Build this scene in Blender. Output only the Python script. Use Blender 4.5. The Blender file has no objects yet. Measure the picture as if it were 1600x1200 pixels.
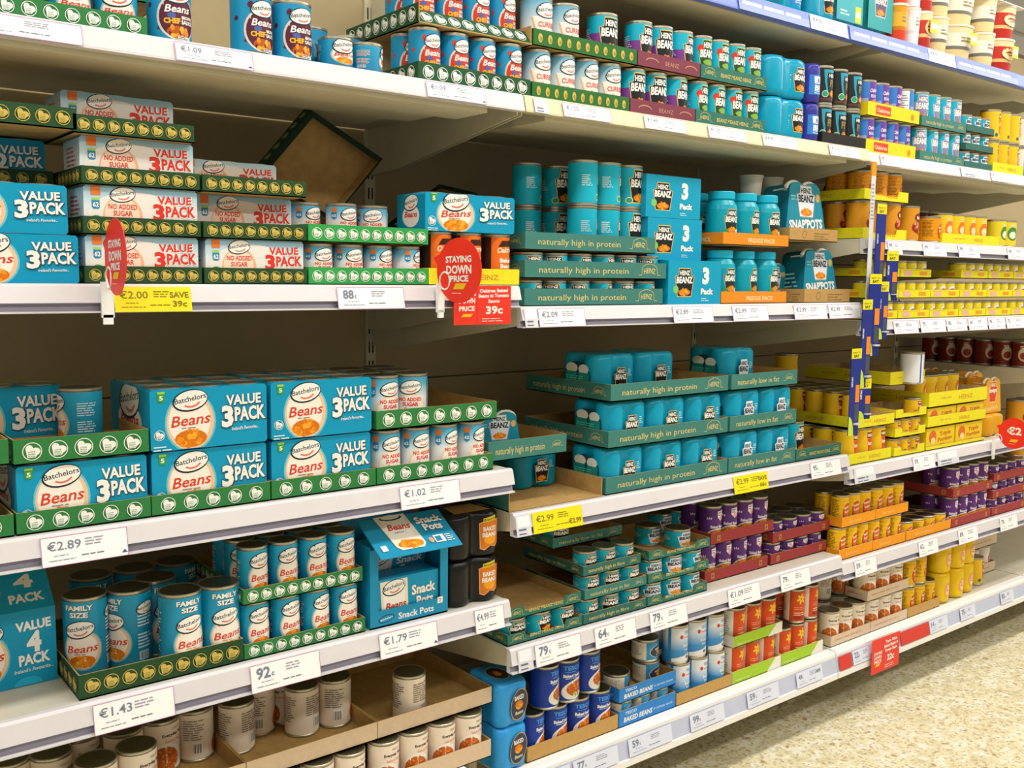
import bpy, math, random
from mathutils import Vector, Matrix
from mathutils.geometry import tessellate_polygon

# ------------------------------------------------------------------ camera, world, lights, exposure
PI = math.pi
C = bpy.context.scene.collection
FZ = -0.08                      # shop floor is z = 0; shelf heights below were measured from 8 cm under it
W = 1.3274                      # width of one shelving bay
CAM = (-1.3558, -1.6935, 1.5055)
YAW, PITCH, ROLL, FPX = 0.6672, 0.1089, 0.0114, 1531.15


def cam_axes():
    cy, sy, cp, sp = math.cos(YAW), math.sin(YAW), math.cos(PITCH), math.sin(PITCH)
    fw = Vector((sy * cp, cy * cp, -sp))
    rt = Vector((cy, -sy, 0))
    up = rt.cross(fw)
    cr, sr = math.cos(ROLL), math.sin(ROLL)
    return rt * cr + up * sr, up * cr - rt * sr, fw


CR, CU, CF = cam_axes()
cd = bpy.data.cameras.new('camera')
cam = bpy.data.objects.new('camera', cd)
C.objects.link(cam)
cd.sensor_width = 36.0
cd.lens = FPX * 36.0 / 1600.0
cd.clip_start = 0.05
cam.matrix_world = Matrix(((CR.x, CU.x, -CF.x, CAM[0]), (CR.y, CU.y, -CF.y, CAM[1]), (CR.z, CU.z, -CF.z, CAM[2] + FZ), (0, 0, 0, 1)))
sc = bpy.context.scene
sc.camera = cam
sc.view_settings.view_transform = 'Standard'
sc.view_settings.look = 'None'
sc.view_settings.gamma = 1.0
sc.view_settings.use_curve_mapping = False
sc.view_settings.exposure = 0.0
sc.cycles.max_bounces = 6
sc.cycles.diffuse_bounces = 4

wd = bpy.data.worlds.new('store_air')
sc.world = wd
wd.use_nodes = True
wd.node_tree.nodes['Background'].inputs[0].default_value = (1.0, 0.93, 0.80, 1)
wd.node_tree.nodes['Background'].inputs[1].default_value = 0.43


def area(name, x, y, z, sx, sy, e, col):
    l = bpy.data.lights.new(name, 'AREA')
    l.shape = 'RECTANGLE'
    l.size, l.size_y, l.energy, l.color = sx, sy, e, col
    o = bpy.data.objects.new(name, l)
    o.location = (x, y, z)
    C.objects.link(o)
    return o


LAMPS = [(-2.2, -.75), (0.2, -.75), (2.6, -.75), (5.0, -.75), (7.4, -.75), (-1.0, -2.45), (1.4, -2.45), (3.8, -2.45)]   # ceiling strip lights over the aisle
for lx, ly in LAMPS:
    area('aisle_strip_light', lx, ly, 2.985, 2.2, 0.25, 27.5 if ly > -1 else 28, (1.0, 0.97, 0.92))


def xa(px, Y, z):
    """X (metres along the aisle) of the point at depth Y and height z that the photo shows at column px (1600 wide)."""
    k = (px - 800) / FPX
    c = CR - CF * k
    b = Vector((-CAM[0], Y - CAM[1], z - CAM[2]))
    return -(b @ c) / c.x


# ------------------------------------------------------------------ materials
def s2l(c):
    return c / 12.92 if c <= 0.04045 else ((c + 0.055) / 1.055) ** 2.4


def hexc(h):
    h = h.lstrip('#')
    return tuple(s2l(int(h[i:i + 2], 16) / 255) for i in (0, 2, 4)) + (1.0,)


_M = {}


def mat(h, rough=0.45, metal=0.0, grain=0.0, scale=60.0, bump=0.0, name=None, spec=0.28):
    """Procedural material of one colour; grain mixes in a noise-driven lighter and darker tone."""
    key = (h, rough, metal, grain, scale, bump)
    if key in _M:
        return _M[key]
    m = bpy.data.materials.new(name or 'print_' + h.strip('#'))
    m.use_nodes = True
    nt = m.node_tree
    b = nt.nodes['Principled BSDF']
    c = hexc(h)
    b.inputs['Base Color'].default_value = c
    b.inputs['Roughness'].default_value = rough
    b.inputs['Metallic'].default_value = metal
    b.inputs['Specular IOR Level'].default_value = spec
    m.diffuse_color = c
    if grain or bump:
        tc = nt.nodes.new('ShaderNodeTexCoord')
        nz = nt.nodes.new('ShaderNodeTexNoise')
        nz.inputs['Scale'].default_value = scale
        nz.inputs['Detail'].default_value = 4
        nt.links.new(tc.outputs['Object'], nz.inputs['Vector'])
        if grain:
            cr = nt.nodes.new('ShaderNodeValToRGB')
            cr.color_ramp.elements[0].position = 0.3
            cr.color_ramp.elements[1].position = 0.7
            cr.color_ramp.elements[0].color = tuple(x * (1 - grain) for x in c[:3]) + (1,)
            cr.color_ramp.elements[1].color = tuple(min(1, x * (1 + grain)) for x in c[:3]) + (1,)
            nt.links.new(nz.outputs['Fac'], cr.inputs['Fac'])
            nt.links.new(cr.outputs['Color'], b.inputs['Base Color'])
        if bump:
            bp = nt.nodes.new('ShaderNodeBump')
            bp.inputs['Strength'].default_value = bump
            bp.inputs['Distance'].default_value = 0.002
            nt.links.new(nz.outputs['Fac'], bp.inputs['Height'])
            nt.links.new(bp.outputs['Normal'], b.inputs['Normal'])
    _M[key] = m
    return m


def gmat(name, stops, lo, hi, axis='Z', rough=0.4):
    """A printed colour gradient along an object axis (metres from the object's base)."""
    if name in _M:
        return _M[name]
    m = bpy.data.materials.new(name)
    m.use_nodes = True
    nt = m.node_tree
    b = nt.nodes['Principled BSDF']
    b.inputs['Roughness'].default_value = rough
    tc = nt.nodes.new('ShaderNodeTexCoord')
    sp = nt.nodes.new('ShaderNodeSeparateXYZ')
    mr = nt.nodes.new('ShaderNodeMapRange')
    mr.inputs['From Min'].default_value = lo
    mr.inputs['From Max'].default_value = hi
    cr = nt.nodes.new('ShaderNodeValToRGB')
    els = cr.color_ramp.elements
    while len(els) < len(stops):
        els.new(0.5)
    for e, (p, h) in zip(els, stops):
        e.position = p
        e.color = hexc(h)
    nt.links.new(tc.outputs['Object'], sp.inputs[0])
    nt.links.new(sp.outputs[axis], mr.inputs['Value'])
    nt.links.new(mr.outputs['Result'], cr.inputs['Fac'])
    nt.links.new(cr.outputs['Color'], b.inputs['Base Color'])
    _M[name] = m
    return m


def P(h, rough=0.42):
    return h if not isinstance(h, str) else mat(h, rough)


TIN = mat('#b9b4a2', 0.32, 0.85, 0.12, 90, name='tin_plate')
TIN_LID = mat('#77755c', 0.3, 0.9, 0.15, 60, name='tin_lid')
KRAFT = mat('#b8955c', 0.8, 0, 0.12, 40, 0.1, name='brown_cardboard')
KRAFT2 = mat('#cdb489', 0.8, 0, 0.1, 50, 0.1, name='pale_cardboard')
STEEL = mat('#d6cfb4', 0.5, 0, 0.05, 8, name='cream_painted_steel')
DECK = mat('#cfcabb', 0.35, 0, 0.05, 10, name='white_painted_deck')
PANEL = mat('#b8a680', 0.6, 0, 0.06, 6, name='beige_back_panel')
RAIL = mat('#dcd8dc', 0.3, 0, 0.02, 20, name='white_plastic_rail')
RAILG = mat('#9a97a8', 0.25, 0, 0.05, 20, name='shaded_clear_plastic')  # clear plastic of the rail's lower band, its shadow put into the grey
DARK = mat('#15130f', 0.7, name='dark_slot')

# ------------------------------------------------------------------ mesh helpers


class MB:
    """Collects faces with materials; build() links them as one mesh object."""

    def __init__(s):
        s.v, s.f, s.m, s.sm, s.mats, s.n = [], [], [], [], [], {}

    def mi(s, m):
        m = P(m)
        if m not in s.mats:
            s.mats.append(m)
        return s.mats.index(m)

    def add(s, vs, fs, m, smooth=False, normals=None):
        k = len(s.v)
        s.v += [tuple(x) for x in vs]
        i = s.mi(m)
        for f in fs:
            s.f.append(tuple(a + k for a in f))
            s.m.append(i)
            s.sm.append(smooth)
        if normals:
            for j, n in enumerate(normals):
                s.n[k + j] = n

    def box(s, x0, y0, z0, x1, y1, z1, m, skip=''):
        vs = [(x0, y0, z0), (x1, y0, z0), (x1, y1, z0), (x0, y1, z0), (x0, y0, z1), (x1, y0, z1), (x1, y1, z1), (x0, y1, z1)]
        fs = {'b': (3, 2, 1, 0), 't': (4, 5, 6, 7), 'f': (0, 1, 5, 4), 'k': (2, 3, 7, 6), 'l': (3, 0, 4, 7), 'r': (1, 2, 6, 5)}
        ms = m if isinstance(m, dict) else {}
        for k, f in fs.items():
            if k not in skip:
                s.add([vs[i] for i in f], [(0, 1, 2, 3)], ms.get(k, ms.get('*')) if ms else m)

    def lathe(s, prof, n, m, cx=0.0, cy=0.0, smooth=True, cap=True):
        """prof: (radius, z[, material]) from bottom to top."""
        for i in range(len(prof) - 1):
            r0, z0 = prof[i][:2]
            r1, z1 = prof[i + 1][:2]
            mm = prof[i][2] if len(prof[i]) > 2 else m
            vs, fs = [], []
            for k in range(n):
                a = 2 * PI * k / n
                vs += [(cx + r0 * math.cos(a), cy + r0 * math.sin(a), z0), (cx + r1 * math.cos(a), cy + r1 * math.sin(a), z1)]
            for k in range(n):
                q = (k + 1) % n
                fs.append((2 * k, 2 * q, 2 * q + 1, 2 * k + 1))
            dr, dz = r1 - r0, z1 - z0
            l = math.hypot(dr, dz) or 1
            nn = []
            for k in range(n):
                a = 2 * PI * k / n
                v = (dz / l * math.cos(a), dz / l * math.sin(a), -dr / l)
                nn += [v, v]
            s.add(vs, fs, mm, smooth, nn)
        if cap:
            for (r, z, *_), up in ((prof[0], False), (prof[-1], True)):
                if r > 1e-5:
                    vs = [(cx + r * math.cos(2 * PI * k / n), cy + r * math.sin(2 * PI * k / n), z) for k in range(n)]
                    s.add(vs, [tuple(range(n)) if up else tuple(range(n - 1, -1, -1))], prof[-1][2] if up and len(prof[-1]) > 2 else m)

    def prism(s, pts, a, b, m, plane='XZ', mside=None):
        """Polygon pts extruded between a and b along the axis left out of plane."""
        def to(p, t):
            return {'XZ': (p[0], t, p[1]), 'YZ': (t, p[0], p[1]), 'XY': (p[0], p[1], t)}[plane]
        n = len(pts)
        tr = tessellate_polygon([[Vector((p[0], p[1], 0)) for p in pts]])
        area2 = sum(pts[i][0] * pts[(i + 1) % n][1] - pts[(i + 1) % n][0] * pts[i][1] for i in range(n))
        flip = (area2 < 0) != (plane == 'XZ')
        va, vb = [to(p, a) for p in pts], [to(p, b) for p in pts]
        def fix(t):
            q = [pts[i] for i in t]
            ar = (q[1][0] - q[0][0]) * (q[2][1] - q[0][1]) - (q[2][0] - q[0][0]) * (q[1][1] - q[0][1])
            return t if ar > 0 else (t[0], t[2], t[1])
        tr = [fix(tuple(t)) for t in tr]
        up = plane != 'XZ'
        s.add(vb, [t if up else t[::-1] for t in tr], m)
        s.add(va, [t[::-1] if up else t for t in tr], m)
        for i in range(n):
            j = (i + 1) % n
            q = [va[i], va[j], vb[j], vb[i]]
            s.add(q, [(3, 2, 1, 0) if flip else (0, 1, 2, 3)], mside or m)

    def tube(s, pts, r, m, n=6, closed=False):
        rings = []
        cnt = len(pts)
        for i, p in enumerate(pts):
            p = Vector(p)
            a = Vector(pts[i - 1]) if (i or closed) else p
            b = Vector(pts[(i + 1) % cnt]) if (i < cnt - 1 or closed) else p
            d = (b - a).normalized()
            u = d.cross(Vector((0, 0, 1)) if abs(d.z) < .9 else Vector((1, 0, 0))).normalized()
            w = d.cross(u)
            rings.append([p + (u * math.cos(2 * PI * k / n) + w * math.sin(2 * PI * k / n)) * r for k in range(n)])
        vs = [v for q in rings for v in q]
        fs = []
        for i in range(cnt if closed else cnt - 1):
            for k in range(n):
                i2, k2 = (i + 1) % cnt, (k + 1) % n
                fs.append((i * n + k, i * n + k2, i2 * n + k2, i2 * n + k))
        if not closed:
            fs += [tuple(range(n - 1, -1, -1)), tuple(range((cnt - 1) * n, cnt * n))]
        s.add(vs, fs, m, True)

    def mesh(s, name):
        me = bpy.data.meshes.new(name)
        me.from_pydata(s.v, [], s.f)
        for m in s.mats:
            me.materials.append(m)
        me.polygons.foreach_set('material_index', s.m)
        me.polygons.foreach_set('use_smooth', s.sm)
        if s.n:
            nn = [(0.0, 0.0, 0.0)] * len(s.v)
            for i, x in s.n.items():
                nn[i] = tuple(x)
            me.update()
            me.normals_split_custom_set_from_vertices(nn)
        me.update()
        return me


def obj(name, me, parent=None, loc=(0, 0, 0), rz=0.0):
    if isinstance(me, MB):
        me = me.mesh(name)
    o = bpy.data.objects.new(name, me)
    C.objects.link(o)
    o.location = loc
    o.rotation_euler = (0, 0, rz)
    if parent is not None:
        o.parent = parent
    return o


def tag(o, label, cat, group=None):
    o['label'] = label
    o['category'] = cat
    if group:
        o['group'] = group
    return o


def thing(name, me, label, cat, loc=(0, 0, 0), rz=0.0, group=None):
    """A top-level object standing at loc (shelf heights as measured); me None gives an Empty."""
    o = obj(name, me, None, (loc[0], loc[1], loc[2] + FZ), rz)
    return tag(o, label, cat, group)


def struct(name, me, parent=None, loc=(0, 0, 0)):
    o = obj(name, me, parent, loc if parent else (loc[0], loc[1], loc[2] + FZ))
    if parent is None:
        o['kind'] = 'structure'
    return o


# ------------------------------------------------------------------ flat print (art) laid on boxes and cylinders
_T = {}


def glyphs(s, bold=0.0, shear=0.0):
    """Outline of a line of writing: 2D points scaled to cap height 1, and triangles."""
    key = (s, bold, shear)
    if key not in _T:
        cu = bpy.data.curves.new('t', 'FONT')
        cu.body = s
        cu.resolution_u = 2
        cu.offset = bold
        cu.shear = shear
        cu.fill_mode = 'FRONT'
        ob = bpy.data.objects.new('t', cu)
        me = ob.to_mesh()
        me.calc_loop_triangles()
        v = [(a.co.x, a.co.y) for a in me.vertices]
        t = [tuple(x.vertices) for x in me.loop_triangles]
        ob.to_mesh_clear()
        bpy.data.objects.remove(ob)
        bpy.data.curves.remove(cu)
        _T[key] = ([(x / 0.73, y / 0.73) for x, y in v], t)
    return _T[key]


class Art:
    def __init__(s):
        s.sh = []
        s.k = 0

    def put(s, m, pts, tris, layer=None):
        if layer is None:
            s.k += 1
            layer = s.k
        s.sh.append((m, pts, tris, layer))
        return s

    def poly(s, m, pts, layer=None):
        return s.put(m, pts, [tuple(t) for t in tessellate_polygon([[Vector((x, y, 0)) for x, y in pts]])], layer)

    def rect(s, m, x0, y0, x1, y1, layer=None):
        return s.put(m, [(x0, y0), (x1, y0), (x1, y1), (x0, y1)], [(0, 1, 2), (0, 2, 3)], layer)

    def ell(s, m, cx, cy, rx, ry=None, rot=0.0, n=20, layer=None):
        ry = rx if ry is None else ry
        c, q = math.cos(rot), math.sin(rot)
        p = [(cx, cy)]
        for i in range(n):
            a, b = rx * math.cos(2 * PI * i / n), ry * math.sin(2 * PI * i / n)
            p.append((cx + a * c - b * q, cy + a * q + b * c))
        return s.put(m, p, [(0, 1 + i, 1 + (i + 1) % n) for i in range(n)], layer)

    def ring(s, m, cx, cy, rx, ry, t, rot=0.0, n=20, a0=0.0, a1=2 * PI):
        c, q = math.cos(rot), math.sin(rot)
        p, f = [], []
        for i in range(n + 1):
            g = a0 + (a1 - a0) * i / n
            for k in (0, t):
                a, b = (rx - k) * math.cos(g), (ry - k) * math.sin(g)
                p.append((cx + a * c - b * q, cy + a * q + b * c))
        for i in range(n):
            f += [(2 * i, 2 * i + 1, 2 * i + 3), (2 * i, 2 * i + 3, 2 * i + 2)]
        return s.put(m, p, f)

    def text(s, m, t, cx, cy, h, w=None, rot=0.0, bold=0.02, shear=0.0, align='c', arch=0.0, edge=None):
        v, f = glyphs(t, bold, shear)
        if not v:
            return s
        x0, x1 = min(a[0] for a in v), max(a[0] for a in v)
        kx = h if w is None else (w / (x1 - x0))
        mid = {'c': (x0 + x1) / 2, 'l': x0, 'r': x1}[align]
        c, q = math.cos(rot), math.sin(rot)
        p = []
        for a, b in v:
            a, b = (a - mid) * kx, (b - 0.5) * h
            b += arch * (1 - (2 * a / max(1e-6, (x1 - x0) * kx)) ** 2)
            p.append((cx + a * c - b * q, cy + a * q + b * c))
        if edge:
            vb, fb = glyphs(t, bold + edge[1], shear)
            pb = []
            for a, b in vb:
                a, b = (a - mid) * kx, (b - 0.5) * h
                b += arch * (1 - (2 * a / max(1e-6, (x1 - x0) * kx)) ** 2)
                pb.append((cx + a * c - b * q + edge[2], cy + a * q + b * c - edge[2]))
            s.put(edge[0], pb, fb)
        return s.put(m, p, f)

    def lines(s, m, x0, y, w, n, lh, seed=1, t=None):
        """A block of tiny writing, drawn as n broken strokes."""
        r = random.Random(seed)
        s.k += 1
        t = t or lh * 0.42
        for i in range(n):
            x = x0
            end = x0 + w * r.uniform(.65, 1)
            while x < end:
                q = min(end, x + r.uniform(1.5, 4.5) * lh)
                s.rect(m, x, y - i * lh - t, q, y - i * lh, s.k)
                x = q + lh * .5
        return s

    def beans(s, cx, cy, rx, ry, n=14, seed=3, size=0.0062, pal=('#ef9318', '#f7ad2c', '#e27d10'), base='#d9750f'):
        r = random.Random(seed)
        if base:
            s.ell(base, cx, cy, rx, ry, n=14)
        k = s.k
        for i in range(n):
            a, d = r.uniform(0, 2 * PI), math.sqrt(r.random())
            s.ell(pal[i % 3], cx + rx * .88 * d * math.cos(a), cy + ry * .88 * d * math.sin(a), size * r.uniform(.8, 1.15), size * .68, r.uniform(0, PI), 8, k + 1 + i * .25)
        s.k = k + 1 + n * .25
        return s


LAY = 0.00003


def flat(o, u, v, off0=0.0003):
    o, u, v = Vector(o), Vector(u).normalized(), Vector(v).normalized()
    n = u.cross(v)
    return (lambda x, y, k: (o + u * x + v * y + n * (off0 + k * LAY), n)), None


def cyl(R, z0, cx=0.0, cy=0.0, face=-PI / 2, off0=0.0003):
    def f(x, y, k):
        a = face + x / R
        n = Vector((math.cos(a), math.sin(a), 0))
        return Vector((cx, cy, z0 + y)) + n * (R + off0 + k * LAY), n
    return f, R * math.radians(9)


def clip(pg, x, keep_right):
    out = []
    for i in range(len(pg)):
        a, b = pg[i], pg[(i + 1) % len(pg)]
        ia, ib = (a[0] >= x) == keep_right or a[0] == x, (b[0] >= x) == keep_right or b[0] == x
        if ia:
            out.append(a)
        if ia != ib and a[0] != b[0]:
            t = (x - a[0]) / (b[0] - a[0])
            out.append((x, a[1] + (b[1] - a[1]) * t))
    return out


def lay(mb, art, mp, lim=None):
    """Adds the art's shapes to the mesh, wrapped by the mapping mp and trimmed to lim = (half width, half height)."""
    fn, du = mp
    sw = lambda pg: [(b, a) for a, b in pg]
    for m, pts, tris, k in art.sh:
        vs, ns, fs = [], [], []
        out = lim and any(abs(x) > lim[0] or abs(y) > lim[1] for x, y in pts)
        if du is None and not out:
            for x, y in pts:
                p, n = fn(x, y, k)
                vs.append(p)
                ns.append(n)
            for t in tris:
                a, b, c = (pts[i] for i in t)
                ok = (b[0] - a[0]) * (c[1] - a[1]) - (c[0] - a[0]) * (b[1] - a[1]) >= 0
                fs.append(tuple(t) if ok else (t[0], t[2], t[1]))
        else:
            for t in tris:
                a, b, c = (pts[i] for i in t)
                ar = (b[0] - a[0]) * (c[1] - a[1]) - (c[0] - a[0]) * (b[1] - a[1])
                if abs(ar) < 1e-12:
                    continue
                tri = [a, b, c] if ar > 0 else [a, c, b]
                if out:
                    tri = clip(clip(tri, -lim[0], True) or [(0, 0)], lim[0], False)
                    if len(tri) > 2:
                        tri = sw(clip(clip(sw(tri), -lim[1], True) or [(0, 0)], lim[1], False))
                    if len(tri) < 3:
                        continue
                k0, k1 = (0, 0) if du is None else (math.floor(min(q[0] for q in tri) / du), math.floor(max(q[0] for q in tri) / du))
                for j in range(k0, k1 + 1):
                    pg = tri
                    if j > k0:
                        pg = clip(pg, j * du, True)
                    if j < k1 and len(pg) > 2:
                        pg = clip(pg, (j + 1) * du, False)
                    if len(pg) < 3:
                        continue
                    s0 = len(vs)
                    for x, y in pg:
                        p, n = fn(x, y, k)
                        vs.append(p)
                        ns.append(n)
                    fs.append(tuple(range(s0, s0 + len(pg))))
        mb.add(vs, fs, m, True, ns)
    return mb
# ------------------------------------------------------------------ printed designs
TQ, TQD, INK, WHITE, RED = '#0798c2', '#0b86ad', '#1d2a33', '#f4f1ea', '#d8352a'
HZ, HZD = '#0fb0cc', '#0f8fa6'


def bat_logo(A, cx, cy, w, rot=0.16):
    A.ell(INK, cx, cy, w * .52, w * .315, rot)
    A.ell(WHITE, cx + w * .012, cy + w * .01, w * .485, w * .275, rot)
    A.ring('#e2755c', cx + w * .02, cy + w * .03, w * .30, w * .24, w * .055, rot, 12, -2.45, -.6)
    A.text(INK, 'Batchelors', cx, cy + w * .06, w * .155, w * .92, rot, .012)


def bat_plate(A, cx, cy, w, h, word='Beans', wc='#d9402c', inner='#f6eee2', rim='#f0c39a', glow='#63c3dd', bean=True, sub=True, seed=3):
    if glow:
        A.ell(glow, cx, cy, w * .54, h * .54, n=26)
    A.ell(rim, cx, cy, w * .5, h * .5, n=26)
    A.ell(inner, cx - w * .02, cy + h * .02, w * .44, h * .44, n=24)
    if bean:
        A.beans(cx, cy - h * .29, w * .34, h * .16, 30, seed, w * .062)
    if word:
        A.text(wc, word, cx, cy + h * .05, h * .20, w * .84, .06, .014, .25)
    if sub:
        A.lines('#9a938a', cx - w * .2, cy - h * .09, w * .4, 1, h * .05, seed)


def five_badge(A, x, y, s, num='5', c='#3f9a3a'):
    A.poly(c, [(x - s, y + s * 1.5), (x + s, y + s * 1.5), (x + s, y - s), (x + s * .6, y - s * 1.4), (x - s * .6, y - s * 1.4), (x - s, y - s)])
    A.rect('#9ed24a', x - s, y + s * .9, x + s, y + s * 1.5)
    A.text(WHITE, num, x, y - s * .2, s * 1.2, s * (1.0 if len(num) == 1 else 1.5), 0, .03)


def heart(A, x, y, r, m, mt, words=True):
    A.ring(m, x, y, r, r, r * .09, n=18)
    A.ell(m, x - r * .28, y + r * .3, r * .4, r * .42, n=12)
    A.ell(m, x + r * .34, y - r * .02, r * .5, r * .42, n=12)
    A.poly(m, [(x - r * .66, y + r * .2), (x + r * .7, y - r * .2), (x + r * .3, y - r * .68), (x - r * .5, y - r * .68)])
    if words:
        for i, w in enumerate(('LOVE', 'IRISH', 'FOOD')):
            A.text(mt, w, x - r * .05, y - r * (.06 + .24 * i), r * .16, r * .7, 0, .03)


def hz_arch(A, cx, cy, w, m):
    h = w * .28
    A.text(m, 'HEINZ', cx, cy, h * .62, w * .52, 0, .012, arch=h * .12)
    pts = [(-w * .5, -h * .42), (-w * .36, -h * .42), (-w * .33, h * .38)]
    for k in range(7):
        t = -1 + 2 * k / 6
        pts.append((w * .30 * t, h * (.55 + .32 * (1 - t * t))))
    pts += [(w * .33, h * .38), (w * .36, -h * .42), (w * .5, -h * .42)]
    A.k += 1
    for (a, b), (c, d) in zip(pts, pts[1:]):
        l = math.hypot(c - a, d - b) or 1
        nx, ny = -(d - b) / l * w * .008, (c - a) / l * w * .008
        A.k += .2
        A.poly(m, [(cx + a + nx, cy + b + ny), (cx + c + nx, cy + d + ny), (cx + c - nx, cy + d - ny), (cx + a - nx, cy + b - ny)], A.k)


def keystone(A, cx, cy, w, h, fill='#1c1c1e', edge='#d9b96a', l1='HEINZ', l2='BEANZ', tc=WHITE, bean=True, seed=5, tomato=False, l2c=None):
    def shape(k):
        return [(cx - w * .30 * k, cy + h * .5 * k), (cx + w * .30 * k, cy + h * .5 * k), (cx + w * .33 * k, cy + h * .26 * k), (cx + w * .5 * k, cy + h * .22 * k),
                (cx + w * .36 * k, cy - h * .5 * k), (cx - w * .36 * k, cy - h * .5 * k), (cx - w * .5 * k, cy + h * .22 * k), (cx - w * .33 * k, cy + h * .26 * k)]
    A.poly(edge, shape(1.07))
    A.poly(fill, shape(1.0))
    if bean:
        A.beans(cx, cy - h * .36, w * .33, h * .12, 10, seed, w * .075)
    if tomato:
        A.ell('#d43a1f', cx - w * .42, cy + h * .26, w * .17, w * .15, n=12)
        A.ell('#7fae3a', cx + w * .05, cy - h * .18, w * .34, h * .09, n=12)
    A.text(tc, l1, cx, cy + h * .36, h * .17, w * .56, 0, .035)
    if l2:
        A.text(l2c or tc, l2, cx, cy + h * .1, h * .235, w * .88, 0, .045)


# ------------------------------------------------------------------ cans
_CAN = {}
CAN = {}          # kind -> (diameter, height)


def can_meshes(kind):
    if kind in _CAN:
        return _CAN[kind]
    d, h, base, draw, nm = CAN[kind]
    R = d / 2
    n = 28
    lo, hi = .007, h - .007
    b = MB()
    b.lathe([(R * .9, .0008), (R * .97, 0), (R + .0006, .0012), (R + .0006, .0045), (R - .0008, .0062), (R - .0008, h - .0062), (R + .0006, h - .0045), (R + .0006, h - .001), (R - .0008, h), (R - .0024, h - .0006)], n, TIN, cap=False)
    lid = MB()
    z = h - .004
    lid.lathe([(R - .0024, h - .0008), (R - .0028, z), (R * .80, z), (R * .78, z + .0012), (R * .74, z + .0012), (R * .72, z - .0003), (R * .5, z - .0003), (R * .48, z + .0005), (R * .45, z - .0002), (R * .02, z - .0002)], n, TIN_LID)
    if h > .07:
        pts = [(R * .22 * math.cos(t), -R * .32 + R * .26 * math.sin(t), z + .0018) for t in [2 * PI * i / 12 for i in range(12)]]
        lid.tube(pts, .0014, TIN, 5, True)
        lid.box(-R * .08, -R * .1, z, R * .08, R * .16, z + .002, TIN)
    p = MB()
    p.lathe([(R, lo), (R, hi)], 36, base() if callable(base) else base, cap=False)
    A = Art()
    draw(A, R, hi - lo)
    lay(p, A, cyl(R, (lo + hi) / 2), (R * PI, (hi - lo) / 2))
    _CAN[kind] = (b.mesh(nm), p.mesh('label_print'), lid.mesh('can_lid'), nm)
    return _CAN[kind]


def can(kind, x, y, z, yaw, label, group, lid=True, tilt=None):
    b, p, l, nm = can_meshes(kind)
    o = thing(nm, b, label, 'can', (x, y, z), yaw, group)
    obj('label_print', p, o)
    if lid:
        obj('can_lid', l, o)
    if tilt:
        o.rotation_euler = tilt
    return o


def back_panel_print(A, R, H, x, m='#d8eef2', seed=2):
    """Nutrition text and bar code at the back and side of a label."""
    A.lines(m, x - R * .45, H * .3, R * .9, 6, H * .045, seed)
    A.lines(m, x - R * .45, -H * .05, R * .9, 5, H * .045, seed + 1)
    A.rect('#cfe6ee', x - R * .4, -H * .42, x + R * .1, -H * .3)
    A.k += 1
    for i in range(9):
        A.rect(INK, x - R * .37 + i * R * .05, -H * .41, x - R * .37 + i * R * .05 + R * (.012 + .012 * (i % 3)), -H * .31, A.k)


def d_beans(A, R, H):
    bat_plate(A, 0, -H * .10, R * 1.75, H * .70)
    bat_logo(A, -R * .05, H * .28, R * 1.5)
    back_panel_print(A, R, H, R * 1.75)
    back_panel_print(A, R, H, -R * 1.9, '#f2c9a8', 5)


def d_family(A, R, H):
    A.text(WHITE, 'FAMILY', 0, H * .425, H * .068, R * 1.3, 0, .04, edge=(INK, .02, .0006))
    A.text(WHITE, 'SIZE', 0, H * .33, H * .068, R * .85, 0, .04, edge=(INK, .02, .0006))
    bat_plate(A, R * .1, -H * .16, R * 1.75, H * .52)
    bat_logo(A, 0, H * .125, R * 1.38)
    back_panel_print(A, R, H, R * 1.75)
    bat_logo(A, R * 1.75, H * .3, R * 1.0)
    back_panel_print(A, R, H, -R * 1.9)


def d_nas(A, R, H):
    A.ell('#f4d9b5', 0, -H * .22, R * .95, H * .34, n=24)
    A.ell('#f6efe6', 0, -H * .22, R * .84, H * .30, n=24)
    A.beans(0, -H * .42, R * .5, H * .09, 8, 4, R * .13)
    bat_logo(A, 0, H * .27, R * 1.35)
    A.text(RED, 'NO ADDED', 0, H * .0, H * .085, R * 1.35, 0, .035)
    A.text(RED, 'SUGAR', 0, -H * .11, H * .085, R * .95, 0, .035)
    A.text('#5d564c', 'Beans', 0, -H * .225, H * .08, R * .75, 0, 0, .2)
    A.rect('#e0752f', -R * 1.3, H * .33, -R * .92, H * .46)
    A.poly('#2f86b8', [(-R * 1.3, H * .32), (-R * .92, H * .32), (-R * .92, H * .15), (-R * 1.11, H * .1), (-R * 1.3, H * .15)])
    A.text(WHITE, '62', -R * 1.11, H * .22, H * .07, R * .3, 0, .03)
    A.rect('#2a9cc6', R * 1.25, -H * .3, R * 2.0, H * .42)
    A.lines(WHITE, R * 1.3, H * .36, R * .6, 9, H * .06, 3)


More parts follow.
